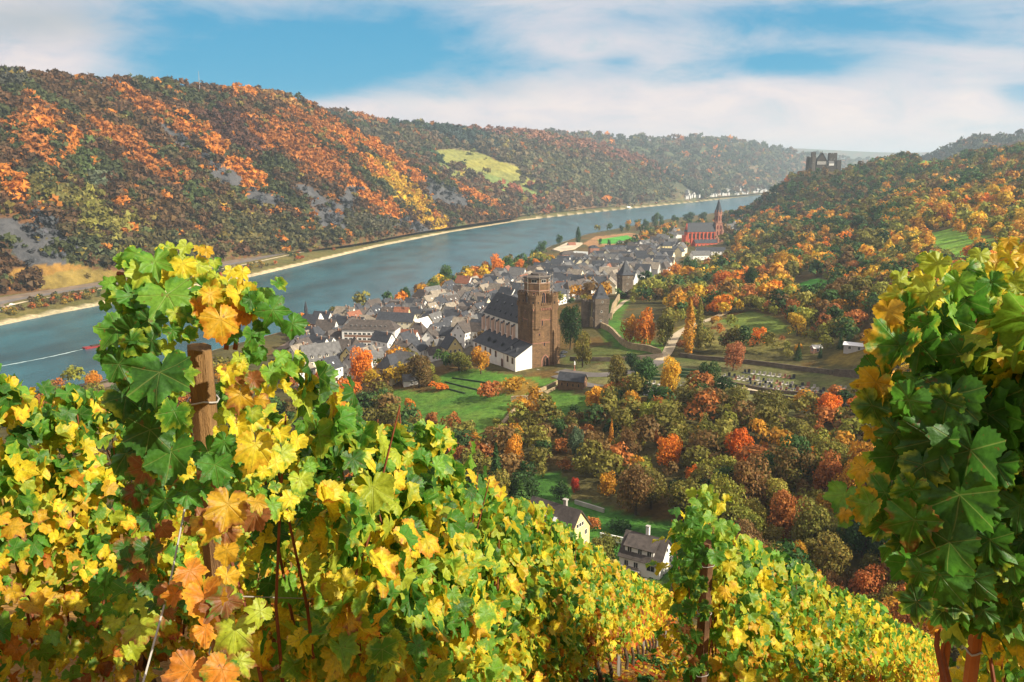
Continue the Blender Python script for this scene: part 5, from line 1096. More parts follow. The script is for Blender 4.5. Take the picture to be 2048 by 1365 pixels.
# yellow building and school-like long building by the red church, harbour buildings
reg(ph(1331, 515, 10, 12, 10, 15, 4, wall_='yellow', roof_='slate', hip=3, rows=4, nx_=3, ny_=3, label='tall bright yellow building left of the red church'), 12)
reg(ph(1420, 513, -5, 34, 10, 7, 4, wall_='white', roof_='slate', rows=2, nx_=9, ny_=2, chim=0, label='long white school-like building with dark roof in front of the red church'), 20)
reg(ph(1400, 520, 10, 22, 11, 6, 4.5, wall_='white', roof_='slate_grey', rows=1, nx_=5, chim=0, label='broad roofed hall in front of the long white building'), 13)
reg(ph(1135, 528, 15, 18, 11, 12, 4, wall_='pinkstone', roof_='slate_brown', hip=4, rows=3, nx_=4, ny_=2, chim=0, label='red brown harbour warehouse beside the pale basin'), 12)
reg(ph(1158, 524, 15, 9, 8, 7, 4, wall_='white', roof_='slate_grey', rows=2, label='white gabled house right of the harbour warehouse'), 7)
reg(ph(1252, 487, -3, 26, 5, 3.2, .8, wall_='white', roof_='slate', rows=1, nx_=6, chim=0, label='long low grandstand beside the sports field'), 5)
# harbour basin water and quay, mole
hb = HP([(1066, 540), (1150, 505), (1176, 506), (1176, 516), (1092, 536), (1076, 548)]); 
Vh = np.array(hb); Vh[:, 2] = Vh[:, 2].max()*.0+max(v[2] for v in hb)+.3
m = MB(); m.prism([tuple(p[:2]) for p in Vh], Vh[0, 2]-3, Vh[0, 2]); M['pale'] = mat('pale_still_water', (.50, .50, .44), .25, .1, .05); o = m.build('harbour_basin', M['pale']); tag(o, kind='structure')
hq = HP([(1105, 502), (1135, 488), (1165, 489), (1150, 499), (1120, 504)]); Vq = np.array(hq); z = max(v[2] for v in hq); m = MB(); m.prism([tuple(p[:2]) for p in Vq], z-3, z+.8); o = m.build('mole', M['beach']); tag(o, kind='structure')
ph(1143, 493, 25, 12, 9, .8, 5.5, wall_='grey', roof_='tile_red', rows=1, nx_=0, ny_=0, chim=0, label='tent shaped red roof on the harbour mole', name='pavilion', gablewin=False)
# ------------------------------------------------------------------ old town
TW = poly_w(TOWN); TW = [tuple(hit(*p)[:2]) for p in TOWN]
xs, ys = [p[0] for p in TW], [p[1] for p in TW]
ax_, ay_ = scatter(min(xs), max(xs), min(ys), 640, 13.3); bx_, by_ = scatter(min(xs), max(xs), 640, max(ys), 16.5)
hx = np.concatenate([ax_, bx_]); hy_ = np.concatenate([ay_, by_])
hz_ = hg(hx, hy_); hp = np.stack([hx, hy_, hz_], 1); qx, qy, qd = proj(hp)
okh = inpoly(hx, hy_, TW) & (dline(hx, hy_, NEAR) > 22) & (qd > 330)
def loc2ch(x, y): dx, dy = x-c0[0], y-c0[1]; return dx*math.cos(RZ)+dy*math.sin(RZ), -dx*math.sin(RZ)+dy*math.cos(RZ)
cand = []
for i in np.where(okh)[0]:
    a_, b_ = loc2ch(hx[i], hy_[i])
    if -8 < a_ < 34 and -12 < b_ < 66: continue
    if any(math.hypot(hx[i]-q[0], hy_[i]-q[1]) < q[2]+3 for q in MAN): continue
    if math.hypot(hx[i]-P0[0]-0, hy_[i]-P0[1]) < 34: continue
    if any(math.hypot(hx[i]-q[0], hy_[i]-q[1]) < 6 for q in DONE): continue
    if qx[i] > 1375 and qy[i] < 500: continue
    if inpoly(np.array([qx[i]]), np.array([qy[i]]), [(1060, 545), (1150, 500), (1185, 500), (1185, 518), (1090, 545)])[0]: continue
    if any(math.hypot(hx[i]-W(*q)[0], hy_[i]-W(*q)[1]) < 9 for q in ((1200, 656, 25), (1249, 592, 22), (1187, 520, 8))): continue
    cand.append(i)
cand.sort(key=lambda i: qd[i]); print('town houses', len(cand), sum(1 for i in cand if hy_[i] < 640))
RG = [(745, 'below the long banded building'), (870, 'in the riverside quarter'), (960, 'crowded behind the white church'), (1130, 'behind the brown tower'), (1250, 'behind the pointed wall tower'), (1340, 'near the yellow building'), (3000, 'below the red church')]
npts = np.array(NEAR)
for j, i in enumerate(cand[:262]):
    k = int(np.argmin(np.hypot((npts[1:-3, 0]+npts[2:-2, 0])/2-hx[i], (npts[1:-3, 1]+npts[2:-2, 1])/2-hy_[i])))+1
    an = math.atan2(npts[k+1, 1]-npts[k, 1], npts[k+1, 0]-npts[k, 0])+random.choice([0, 0, PI/2, PI/2, PI])+random.uniform(-.25, .25)
    wl = random.choices(['white', 'cream', 'grey', 'yellow', 'pink'], [68, 18, 5, 5, 4])[0]; rfm = random.choices(['slate', 'slate_brown', 'slate_grey', 'tile_red', 'slate_sunlit_tan'], [44, 25, 15, 4, 12])[0]
    fq = 1.0 if hy_[i] < 640 else 1.22; w_ = random.uniform(10, 14.5)*fq; d_ = random.uniform(7.5, 9.5)*fq; h_ = random.uniform(6.5, 9.8); rh_ = d_*random.uniform(.46, .64); big = w_ > 12.3*fq
    wn = {'white': 'white', 'cream': 'cream', 'grey': 'grey', 'yellow': 'yellow', 'pink': 'pinkish'}[wl]; rn = {'slate': 'dark slate', 'slate_brown': 'brownish', 'slate_grey': 'light grey', 'tile_red': 'red tiled', 'slate_sunlit_tan': 'sunlit tan'}[rfm]
    rg = next(s_ for lim, s_ in RG if qx[i] < lim); hp_ = 3 if random.random() < .12 else 0
    lab = f"{'large' if big else 'small'} {wn} {'hipped' if hp_ else 'gabled'} house with {rn} roof {rg}"
    near_ = qd[i] < 760
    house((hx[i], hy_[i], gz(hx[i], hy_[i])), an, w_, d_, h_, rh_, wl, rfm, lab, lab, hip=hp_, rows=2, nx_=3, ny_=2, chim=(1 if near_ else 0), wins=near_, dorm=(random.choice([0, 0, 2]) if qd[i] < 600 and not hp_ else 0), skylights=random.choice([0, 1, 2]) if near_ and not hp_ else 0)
# the rest of the old town's roofs, farthest of all, as one mass
mt_ = MB()
for i in cand[262:]:
    k = int(np.argmin(np.hypot((npts[1:-3, 0]+npts[2:-2, 0])/2-hx[i], (npts[1:-3, 1]+npts[2:-2, 1])/2-hy_[i])))+1
    an = math.atan2(npts[k+1, 1]-npts[k, 1], npts[k+1, 0]-npts[k, 0])+random.choice([0, PI/2])+random.uniform(-.25, .25); w2, d2, h2, r2 = random.uniform(6, 9), 5.2, random.uniform(6, 9), random.uniform(4.5, 6); gz_ = gz(hx[i], hy_[i]); ov_ = .5
    tr_ = lambda x, y, z: (hx[i]+x*math.cos(an)-y*math.sin(an), hy_[i]+x*math.sin(an)+y*math.cos(an), gz_+z)
    q_ = [tr_(x, y, z) for x in (-w2, w2) for y, z in ((-d2, -3), (d2, -3), (d2, h2), (0, h2+r2), (-d2, h2))]
    mt_.add(q_, [(0, 4, 3, 2, 1), (5, 6, 7, 8, 9), (0, 5, 9, 4), (1, 2, 7, 6)], random.choice([0, 0, 0, 3]))
    for s_ in (-1, 1): mt_.quadslab(*[tr_(*p) for p in ([(-w2-ov_, -d2-ov_, h2-.5), (w2+ov_, -d2-ov_, h2-.5), (w2+ov_, 0, h2+r2+.1), (-w2-ov_, 0, h2+r2+.1)] if s_ < 0 else [(w2+ov_, d2+ov_, h2-.5), (-w2-ov_, d2+ov_, h2-.5), (-w2-ov_, 0, h2+r2+.1), (w2+ov_, 0, h2+r2+.1)])], .25, random.choice([1, 1, 2, 4]))
o = mt_.build('old_town_houses', [M['white'], M['slate'], M['slate_brown'], M['cream'], M['slate_grey']]); tag(o, 'crowd of small white houses with dark roofs at the far end of the old town', 'town', None, 'stuff')
# far riverside town across the river: one mass of tiny roofs
mt_ = MB()
for k in range(110):
    a_ = random.random(); px = 1372+a_*160; py = 397-a_*13-random.random()**1.6*14*(1 if px < 1500 else .5); P_ = hit(px, py)
    if P_ is None: continue
    an = random.choice([.7, .7+PI/2])+random.uniform(-.3, .3); w2, d2, h2, r2 = random.uniform(5, 8), 5, random.uniform(5, 7), 5
    tr_ = lambda x, y, z: (P_[0]+x*math.cos(an)-y*math.sin(an), P_[1]+x*math.sin(an)+y*math.cos(an), P_[2]+z)
    q_ = [tr_(x, y, z) for x in (-w2, w2) for y, z in ((-d2, -4), (d2, -4), (d2, h2), (0, h2+r2), (-d2, h2))]
    mt_.add(q_, [(0, 4, 3, 2, 1), (5, 6, 7, 8, 9), (0, 5, 9, 4), (1, 2, 7, 6)], 0); mt_.add(q_, [(4, 9, 8, 3), (3, 8, 7, 2)], 1)
o = mt_.build('riverside_town', [M['grey'], M['slate_grey']]); tag(o, 'tiny pale houses of the hazy town across the river', 'town', None, 'stuff')
# few houses on the shore strip right of the red church
for k, (px, py) in enumerate([(1462, 462), (1474, 456), (1482, 450), (1478, 466), (1492, 446), (1340, 462), (1352, 470), (1322, 482), (1310, 490), (1345, 478), (1362, 476)]):
    P_ = hit(px, py); house(P_, random.uniform(-.6, .6), 14, 9, 6, 5, 'white', random.choice(['slate', 'slate_grey', 'slate_brown']), f'{ORD[k]} small pale house from the left along the shore beside the red church' if k < 5 else f'{ORD[k-5]} small pale house between the railway and the red church', None, wins=False, chim=0)
P_ = hit(1945, 300)
if P_ is not None: house(P_, .3, 12, 9, 5, 4, 'white', 'slate', 'lone white house on the plateau at the upper right', None, wins=False, chim=0)
# ------------------------------------------------------------------ graveyard
gs = []
stm = []
for v in range(3):
    m = MB(); m.prism([(-.45, -.1), (.45, -.1), (.45, .1), (-.45, .1)], -.3, [.9+.2*v, 1.1+.2*v, 1.1+.2*v, .9+.2*v]); m.box(-.5, .5, -.15, -1.9, -.3, .12); stm.append(m.mesh('gravestone_mesh', M[['concrete', 'slate', 'pinkstone'][v]]))
rows_ = [((1450, 752), (1650, 776)), ((1470, 758), (1660, 783)), ((1500, 768), (1665, 790)), ((1530, 778), (1640, 793)), ((1345, 768), (1420, 778)), ((1240, 775), (1320, 786)), ((1250, 783), (1330, 794)), ((1680, 775), (1740, 783)), ((1280, 762), (1330, 770)), ((1490, 745), (1600, 758))]
gi = 0
for r_, (a_, b_) in enumerate(rows_):
    A_, B_ = hit(*a_), hit(*b_); n_ = int(np.linalg.norm((B_-A_)[:2])/2.3); an = math.atan2(B_[1]-A_[1], B_[0]-A_[0])
    for k in range(n_):
        if random.random() < .12: continue
        q = A_+(B_-A_)*(k+random.uniform(-.2, .2))/n_; v = random.choices([0, 1, 2], [5, 4, 2])[0]
        o = link('gravestone', stm[v], None, (q[0], q[1], gz(q[0], q[1])), an+random.uniform(-.1, .1)); sc0 = random.uniform(.9, 1.5); o.scale = (sc0, 1, sc0)
        side = ['in the uppermost row of the right graveyard', 'in the second row of the right graveyard', 'in the third row of the right graveyard', 'in the lowest row of the right graveyard', 'between the two round trees of the graveyard', 'in the back row beside the yellow tree', 'in the front row beside the yellow tree', 'under the boundary wall at the right end', 'near the road in the left graveyard', 'along the back wall of the graveyard'][r_]
        lb_ = f"{['pale', 'dark', 'reddish'][v]} gravestone {side}"; tag(o, lb_, 'gravestone', lb_); gi += 1
print('graves', gi)
for k, (px, py, L) in enumerate([(1360, 748, 16), (1385, 756, 16), (1300, 752, 12), (1310, 760, 12), (1370, 742, 14)]):
    P_ = hit(px, py); m = MB(); m.box(-L/2, L/2, -.6, .6, -.4, 1.1); o = m.build('hedge', M['hedge'], None, P_, math.radians(-20)); tag(o, f'{ORD[k]} clipped dark green hedge in the upper left graveyard', 'hedge')
# monument cross by the tower
P_ = hit(1149, 742); mo = empty('cross_monument', P_, 0, 'white statue on a pillar in the square right of the church tower', 'monument'); m = MB(); m.prism(ngon(0, 0, .8, 4), 0, .6); m.prism(ngon(0, 0, .35, 4), .6, 3.0); m.build('pillar', M['pinkstone'], mo); m = MB(); m.tube([(0, 0, 3), (0, 0, 4.2), (0, 0, 4.9)], [.35, .28, .12], 8); m.tube([(-.4, 0, 4.2), (.4, 0, 4.2)], .1, 6); m.build('figure', M['whitepaint'], mo)
# vehicles
def car(P_, rz, colm, label, L=4.3, wd=1.75, h=1.45, nm_='parked_car'):
    o = empty(nm_, P_, rz, label, 'car'); m = MB(); a = L/2; b_ = wd/2
    m.prism([(-a, -b_), (a, -b_), (a, b_), (-a, b_)], .3, .8); m.prism([(-a*.85, -b_), (a*.5, -b_), (a*.5, b_), (-a*.85, b_)], .8, h, 0, [(-a*.6, -b_*.8), (a*.2, -b_*.8), (a*.2, b_*.8), (-a*.6, b_*.8)]); m.build('body', colm, o)
    m = MB(); m.box(-a*.55, a*.22, -b_-.01, b_+.01, .86, h-.22); m.build('windows', M['glass'], o)
    for x in (-a*.62, a*.62):
        for s_ in (-1, 1): m = MB(); m.tube([(x, s_*(b_-.2), .32), (x, s_*(b_+.02), .32)], .32, 10); m.build('wheel', M['rubber'], o)
    return o
P_ = hit(1292, 741); P_[2] += .2; car(P_, .5, M['red'], 'small red delivery vehicle parked on the road above the graveyard', 5, 2, 2.2, 'red_van')
for k, (px, py, c_, nm_) in enumerate([(1128, 708, 'slate', 'dark car parked right of the church tower'), (1124, 716, 'slate', 'second dark car parked right of the church tower'), (24, 611, 'whitepaint', 'white car on the far bank road at the left edge')]):
    P_ = hit(px, py); P_[2] += .25; car(P_, .8, M[c_], nm_)
# ships
Ps = W(196, 694, 0); Pe = W(166, 699, 0); d = Ps-Pe; an = math.atan2(d[1], d[0]); sh = empty('river_ship', (Ps[0], Ps[1], 0), an, 'dark red cargo ship heading upstream with a white wake', 'ship'); L = 9.5
m = MB(); m.prism([(-L, -2.2), (L*.6, -2.4), (L, 0), (L*.6, 2.4), (-L, 2.2)], -.6, [1.1, 1.1, 1.6, 1.1, 1.1], 0, [(-L, -2.4), (L*.65, -2.6), (L*1.1, 0), (L*.65, 2.6), (-L, 2.4)]); m.build('hull', mat('hull_paint', (.25, .03, .03), .5, .1), sh)
m = MB(); m.box(-L*.5, L*.4, -1.6, 1.6, 1.12, 1.7); m.build('hatch_cover', M['darkwood'], sh); m = MB(); m.box(L*.2, L*.5, -1.5, 1.5, 1.72, 3.9, 0); m.box(L*.17, L*.53, -1.7, 1.7, 3.9, 4.05, 1); m.build('wheelhouse', [M['whitepaint'], M['red']], sh); m = MB(); m.tube([(L*.3, 0, 4), (L*.3, 0, 7)], .08, 5); m.build('mast', M['whitepaint'], sh)
fo, t_, b2 = newmat('foam'); b2.inputs['Base Color'].default_value = (.50, .58, .55, 1); b2.inputs['Roughness'].default_value = .8
wk = [W(166, 699, 0)+0, W(110, 712, 0), W(50, 724, 0), W(-30, 738, 0), W(-140, 752, 0)]; V = []
for i, p in enumerate(resample(wk, 40)): ww = (.3+.6*random.random())*(1 if i > 2 else .4); q = math.sin(i*1.7)*.25; V += [(p[0]-d[1]/np.linalg.norm(d)*(ww+q), p[1]+d[0]/np.linalg.norm(d)*(ww+q), .08), (p[0]+d[1]/np.linalg.norm(d)*(ww-q), p[1]-d[0]/np.linalg.norm(d)*(ww-q), .08)]
o = link('wake', mesh_np('wake', np.array(V), gridfaces(2, 40), fo)); tag(o, 'foamy white wake trailing behind the cargo ship', 'wake', None, 'stuff')
Ps = W(1257, 417, 0); s2 = empty('river_boat', (Ps[0], Ps[1], 0), .8, 'tiny white boat by the far bank in the hazy distance', 'boat'); m = MB(); m.prism([(-16, -4), (10, -4), (18, 0), (10, 4), (-16, 4)], -.5, 2.5); m.build('hull', M['whitepaint'], s2); m = MB(); m.box(-12, 6, -3, 3, 2.5, 5.5); m.build('cabin', M['whitepaint'], s2)
P_ = hit(398, 165)
mm = empty('radio_mast', WD(399, 172, 1250), 0, 'thin lattice mast standing on the left ridge line', 'mast'); m = MB(); m.tube([(0, 0, -10), (0, 0, 22)], [.8, .25], 5); m.build('mast', M['metal'], mm)

# ------------------------------------------------------------------ vineyard
lm, t, b = newmat('vine_leaf')
uvn = t.new('ShaderNodeUVMap', uv_map='UVMap'); sp = t.new('ShaderNodeSeparateXYZ'); t.l.new(uvn.outputs[0], sp.inputs[0]); ux, uy = sp.outputs[0], sp.outputs[1]
dmin = None
for an in (0, .93, -.93, 1.95, -1.95):
    sa, ca = math.sin(an), math.cos(an)
    cr = t.math('ABSOLUTE', t.math('SUBTRACT', t.math('MULTIPLY', ux, ca), t.math('MULTIPLY', uy, sa)))
    al = t.math('ADD', t.math('MULTIPLY', ux, sa), t.math('MULTIPLY', uy, ca))
    dd_ = t.math('ADD', cr, t.math('MULTIPLY', t.math('LESS_THAN', al, 0), 9)); dmin = dd_ if dmin is None else t.math('MINIMUM', dmin, dd_)
vein = t.new('ShaderNodeMapRange'); t.set(vein.inputs[0], dmin); vein.inputs[1].default_value = .004; vein.inputs[2].default_value = .022; vein.inputs[3].default_value = .38; vein.inputs[4].default_value = 0
rad = t.math('SQRT', t.math('ADD', t.math('MULTIPLY', ux, ux), t.math('MULTIPLY', uy, uy)))
tc = t.new('ShaderNodeNewGeometry').outputs['Position']; nz = t.noise(tc, 38, 4, .65); nz2 = t.noise(tc, 130, 3, .6)
ed = t.new('ShaderNodeMapRange', interpolation_type='SMOOTHSTEP'); t.set(ed.inputs[0], t.math('ADD', t.math('ADD', t.math('MULTIPLY', rad, .75), t.math('MULTIPLY', dmin, .9)), t.math('MULTIPLY', t.math('SUBTRACT', nz, .5), 1.6))); ed.inputs[1].default_value = .42; ed.inputs[2].default_value = .95
c = t.mix(ed.outputs[0], t.attr('Col'), t.attr('Edge'))
c = t.mix(1, c, t.ramp(nz2, [(.3, (.72, .75, .7, 1)), (.7, (1.2, 1.15, 1.1, 1))]), 'MULTIPLY')
spot = t.math('MULTIPLY', t.math('GREATER_THAN', t.noise(tc, 75, 2, .5), .68), .6); c = t.mix(spot, c, (.16, .07, .02, 1))
c = t.mix(vein.outputs[0], c, t.mix(.5, c, (.62, .60, .20, 1)))
t.set(b.inputs['Base Color'], c); b.inputs['Roughness'].default_value = .48; b.inputs['Specular IOR Level'].default_value = .35
bn = t.new('ShaderNodeBump'); bn.inputs['Distance'].default_value = .004; bn.inputs['Strength'].default_value = .8
t.set(bn.inputs['Height'], t.math('SUBTRACT', t.noise(tc, 60, 3, .5), t.math('MULTIPLY', vein.outputs[0], .8))); t.l.new(bn.outputs[0], b.inputs['Normal'])
tr = t.new('ShaderNodeBsdfTranslucent'); t.set(tr.inputs['Color'], c); mx = t.new('ShaderNodeMixShader'); mx.inputs[0].default_value = .5
t.l.new(b.outputs[0], mx.inputs[1]); t.l.new(tr.outputs[0], mx.inputs[2]); t.l.new(mx.outputs[0], t.n['Material Output'].inputs[0])
M['vleaf'] = lm
lm2 = leafmat('vine_leaf_plain', False, .42, .5); M['vleaf2'] = lm2
M['cane'] = mat('vine_cane', (.21, .065, .03), .6, .3, 20, .002); M['vtrunk'] = mat('vine_trunk', (.10, .065, .04), .95, .4, 25, .01)
M['post'] = mat('weathered_post', (.30, .17, .065), .95, .5, 9, .008, col2=(.05, .026, .014), bscale=120); _mp = M['post'].node_tree; _t = NT(_mp); _m = _t.new('ShaderNodeMapping'); _m.inputs['Scale'].default_value = (3, 3, .35); _tc = [n_ for n_ in _mp.nodes if n_.type == 'TEX_COORD'][0]; _t.l.new(_tc.outputs['Object'], _m.inputs[0]); [_t.l.new(_m.outputs[0], n_.inputs['Vector']) for n_ in _mp.nodes if n_.type == 'TEX_NOISE']; M['post2'] = mat('dark_post', (.13, .065, .03), .9, .4, 10, .004); M['wire'] = mat('wire', (.35, .33, .3), .4, .1)
M['stake'] = mat('rusty_stake', (.36, .13, .04), .8, .3, 8, .003)
OUT = np.array([(0, 1.04), (10, .93), (20, .86), (28, .80), (38, .86), (50, .97), (60, .88), (70, .82), (82, .74), (95, .80), (110, .82), (125, .76), (140, .72), (155, .68), (167, .58), (175, .34), (178, .12)])
OUT2 = np.array([(0, 1.10), (9, .90), (18, .74), (25, .50), (34, .70), (48, 1.0), (58, .84), (68, .62), (78, .50), (92, .70), (108, .80), (122, .70), (138, .66), (152, .62), (166, .50), (175, .3), (178, .1)])
def template(n, ring, OUT):
    half = np.linspace(0, 177, n//2+1); full = np.concatenate([half, -half[1:-1][::-1], ]) if False else np.concatenate([np.linspace(-177, 177, n)])
    r_ = np.interp(np.abs(full), OUT[:, 0], OUT[:, 1])
    if n >= 18: r_ = r_*(1+(.045 if n > 30 else .06)*np.where(np.arange(n) % 2 == 0, 1, -1))
    a = np.radians(full); O = np.stack([r_*np.sin(a), r_*np.cos(a)], 1); pts = [np.zeros((1, 2))]; T = []
    if ring:
        pts += [O*.52, O]
        for i in range(n-1): T += [(0, 1+i+1, 1+i), (1+i, 1+i+1, 1+n+i), (1+i+1, 1+n+i+1, 1+n+i)]
    else:
        pts += [O]
        for i in range(n-1): T += [(0, 1+i+1, 1+i)]
    return np.concatenate(pts), np.array(T)
TPL = {3: (template(56, True, OUT), template(56, True, OUT2)), 2: (template(24, True, OUT), template(24, True, OUT2)), 1: (template(11, False, OUT), template(11, False, OUT2))}
def leaf_mesh(name, c, nrm, tip, s, col, edge, lod):
    (p2, T), (p3, _) = TPL[lod]; n = len(c); k = len(p2); wl_ = rng.random((n, 1))**1.3
    nrm = nrm/np.linalg.norm(nrm, axis=1)[:, None]; tip = tip-nrm*(tip*nrm).sum(1)[:, None]; tip /= np.linalg.norm(tip, axis=1)[:, None]; rt = np.cross(tip, nrm)
    x = p2[None, :, 0]*(1-wl_)+p3[None, :, 0]*wl_; y = p2[None, :, 1]*(1-wl_)+p3[None, :, 1]*wl_; rr = np.hypot(x, y); th = np.arctan2(x, y)
    fold = (rng.random((n, 1))**1.4*1.1-.2); cup = rng.random((n, 1))*.9-.3; rip = .05+.15*rng.random((n, 1)); ph = rng.random((n, 1))*6.28; bend = rng.random((n, 1))*.8-.1
    z = fold*np.abs(x+.1*np.sin(ph))-cup*rr**2*.6+rip*np.sin(th*5+ph)*rr**1.5+rip*.7*np.sin(th*11+ph*2)*rr**2+.10*np.sin(x*3+ph*3)*np.cos(y*3.3+ph)-bend*np.maximum(y, 0)**2*.7
    asp = .85+.3*rng.random((n, 1)); x2 = x*asp*(1-.12*np.abs(fold))
    V = c[:, None]+s[:, None, None]*(x2[..., None]*rt[:, None]+y[..., None]*tip[:, None]+z[..., None]*nrm[:, None])
    TT = (T[None]+(np.arange(n)*k)[:, None, None]).reshape(-1, 3); uv = np.stack([x, y], -1).reshape(-1, 2)*(1+0*rr.reshape(-1, 1))
    rep = lambda q: np.repeat(q, k, axis=0)
    return mesh_np(name, V.reshape(-1, 3), TT, M['vleaf'] if lod > 1 else M['vleaf2'], {'Col': rep(col if lod > 1 else col*.55+edge*.45), 'Edge': rep(edge)}, smooth=lod > 1, uv=uv)
LC = {'dg': (.045, .14, .02), 'g': (.075, .23, .025), 'lg': (.16, .34, .035), 'yg': (.38, .46, .04), 'y': (.72, .58, .035), 'gy': (.62, .38, .03), 'o': (.58, .22, .025), 'b': (.28, .11, .035), 'tan': (.55, .36, .20), 'r': (.42, .07, .02)}
KEY = list(LC); LA = np.array([LC[k] for k in KEY])
def leafcols(h, D, yel):
    """h height fraction 0..1 over the canopy; yel how far the row has turned"""
    n = len(h); q = rng.random(n)+ (yel-.5)*.7+(.45-h)*.42
    ed = np.array([-9, .02, .22, .40, .62, .86, 1.0, 1.1, 1.2])
    cl = np.digitize(q, ed)-1; order = [KEY.index(k) for k in ('dg', 'g', 'lg', 'yg', 'y', 'gy', 'o', 'b', 'r')]
    cl = np.clip(cl, 0, len(order)-1); i = np.array(order)[cl]; j = np.array(order)[np.clip(cl+rng.integers(0, 3, n), 0, len(order)-1)]
    return LA[i]*(.8+.4*rng.random((n, 1))), LA[j]*(.8+.4*rng.random((n, 1)))
def gzp(x, y): return 118.62-.53*y-.22*x
def vine(name, x0, y0, dr, L, dens, side, yel, hlo, hhi, label, group, seed, hero=None, D=None):
    d = np.array([dr[0], dr[1], -.53*dr[1]-.22*dr[0]]); lat = np.array([dr[1], -dr[0], 0.0]); base = np.array([x0, y0, gzp(x0, y0)])
    D = np.hypot(x0, y0)+.4 if D is None else D; lod = 3 if D < 3.3 else (2 if D < 10 else 1)
    o = empty(name, base, 0, label, 'grape vine', group)
    n = int(L*dens*(1.95 if D < 10 else 1.1))
    s_ = rng.random(n)*L*1.08-L*.04; top = hhi+.15*(fbm((x0+s_*dr[0])*2.1+seed, (y0+s_*dr[1])*2.1, 3)-.45)*2
    u = rng.random(n)**.82; h = hlo+u*(top-hlo); sd_ = np.where(rng.random(n) < (.5+.22*side), 1., -1.)
    wdt = .10+.11*np.sin(np.clip(u, 0, 1)*2.6+.3)
    lt = sd_*wdt*(.45+.75*rng.random(n))+rng.standard_normal(n)*.03
    c = d[None]*s_[:, None]+lat[None]*lt[:, None]; c[:, 2] += h
    if hero:
        wp_ = c+base; qx_, qy_, qd_ = proj(wp_); kp_ = ~((qx_ > 362) & (qx_ < 436) & (qy_ > 670) & (qy_ < 960) & (qd_ < 2.1)); c = c[kp_]; h = h[kp_]; sd_ = sd_[kp_]; n = len(c)
    nrm = lat[None]*sd_[:, None]*1.0+np.array([0, 0, .5])+rng.standard_normal((n, 3))*.6
    tip = np.array([0, 0, -1.])+lat[None]*sd_[:, None]*.35+rng.standard_normal((n, 3))*.45
    size = (.038+.032*rng.random(n))*(1 if D < 10 else 1.2)
    col, edge = leafcols((h-hlo)/(hhi-hlo), D, yel)
    link('foliage', leaf_mesh('foliage', c, nrm, tip, size, col, edge, lod), o)
    if hero:
        P_ = []; N_ = []; T_ = []; S_ = []; A_ = []; E_ = []
        hero2 = []
        for hh in hero:
            (px, py, dep, wpx, rot, ck, ek, tx, ty) = hh; hero2.append((px, py, dep, wpx*.68)+hh[4:])
            for q_ in range(5):
                an_ = random.uniform(0, 6.28); ax_, ay_ = px+math.cos(an_)*wpx*.42, py+math.sin(an_)*wpx*.42
                if (366 < ax_ < 432 and 680 < ay_ < 900) or ax_ < 205: continue
                hero2.append((px+math.cos(an_)*wpx*.42, py+math.sin(an_)*wpx*.42, dep+random.uniform(-.01, .09), wpx*random.uniform(.32, .55), rot+random.uniform(-50, 50), random.choice([ck, ck, ek]), random.choice([ek, 'yg', 'g']), tx, ty))
        for (px, py, dep, wpx, rot, ck, ek, tx, ty) in hero2:
            p = WD(px, py, dep)-base; P_.append(p); n0 = -ray(px, py); n0 = n0/np.linalg.norm(n0); n0 = n0+np.array([tx+random.uniform(-.35, .35), random.uniform(-.2, .2), ty+random.uniform(-.25, .3)]); N_.append(n0)
            a = math.radians(rot); T_.append([math.sin(a), 0, -math.cos(a)]); S_.append(wpx*dep/F/1.75); A_.append(np.array(LC[ck])*random.uniform(.85, 1.15)); E_.append(np.array(LC[ek]))
        link('large_leaves', leaf_mesh('large_leaves', np.array(P_), np.array(N_), np.array(T_), np.array(S_), np.array(A_), np.array(E_), 3), o)
    if D < 14:
        m = MB(); rr = random.Random(seed)
        for k in range(int(L*(15 if D < 7 else 7))):
            q = rr.uniform(0, L); z0 = hlo-.35 if hlo > 1.2 else .55; p = d*q; ht = hhi+rr.uniform(-.35, .10); la = rr.choice([-1, 1])*rr.uniform(.02, .17); ln = rr.uniform(-.12, .12); bw = rr.uniform(-.06, .06)
            pts = [tuple(p+lat*la*.5+np.array([0, 0, z0+(ht-z0)*f])+d*ln*f+lat*(la*f+bw*math.sin(f*4))) for f in (0, .25, .5, .75, 1)]
            m.tube(pts, [.0065, .006, .005, .004, .0025], 5 if D < 6 else 4)
        m.build('canes', M['cane'], o)
    m = MB(); rr = random.Random(seed+5); q = L*.5; p = d*q; m.tube([tuple(p+np.array([0, 0, -.15])), tuple(p+np.array([.02, .03, .2])), tuple(p+np.array([-.03, .02, .42])), tuple(p+np.array([.03, 0, .66])), tuple(p+d*.25+np.array([0, 0, .8]))], [.034, .028, .026, .022, .012], 7); m.build('trunk', M['vtrunk'], o)
    return o
U1 = np.array([.26, 1.0]); U1 /= np.linalg.norm(U1); U2 = np.array([.65, 1.0]); U2 /= np.linalg.norm(U2)
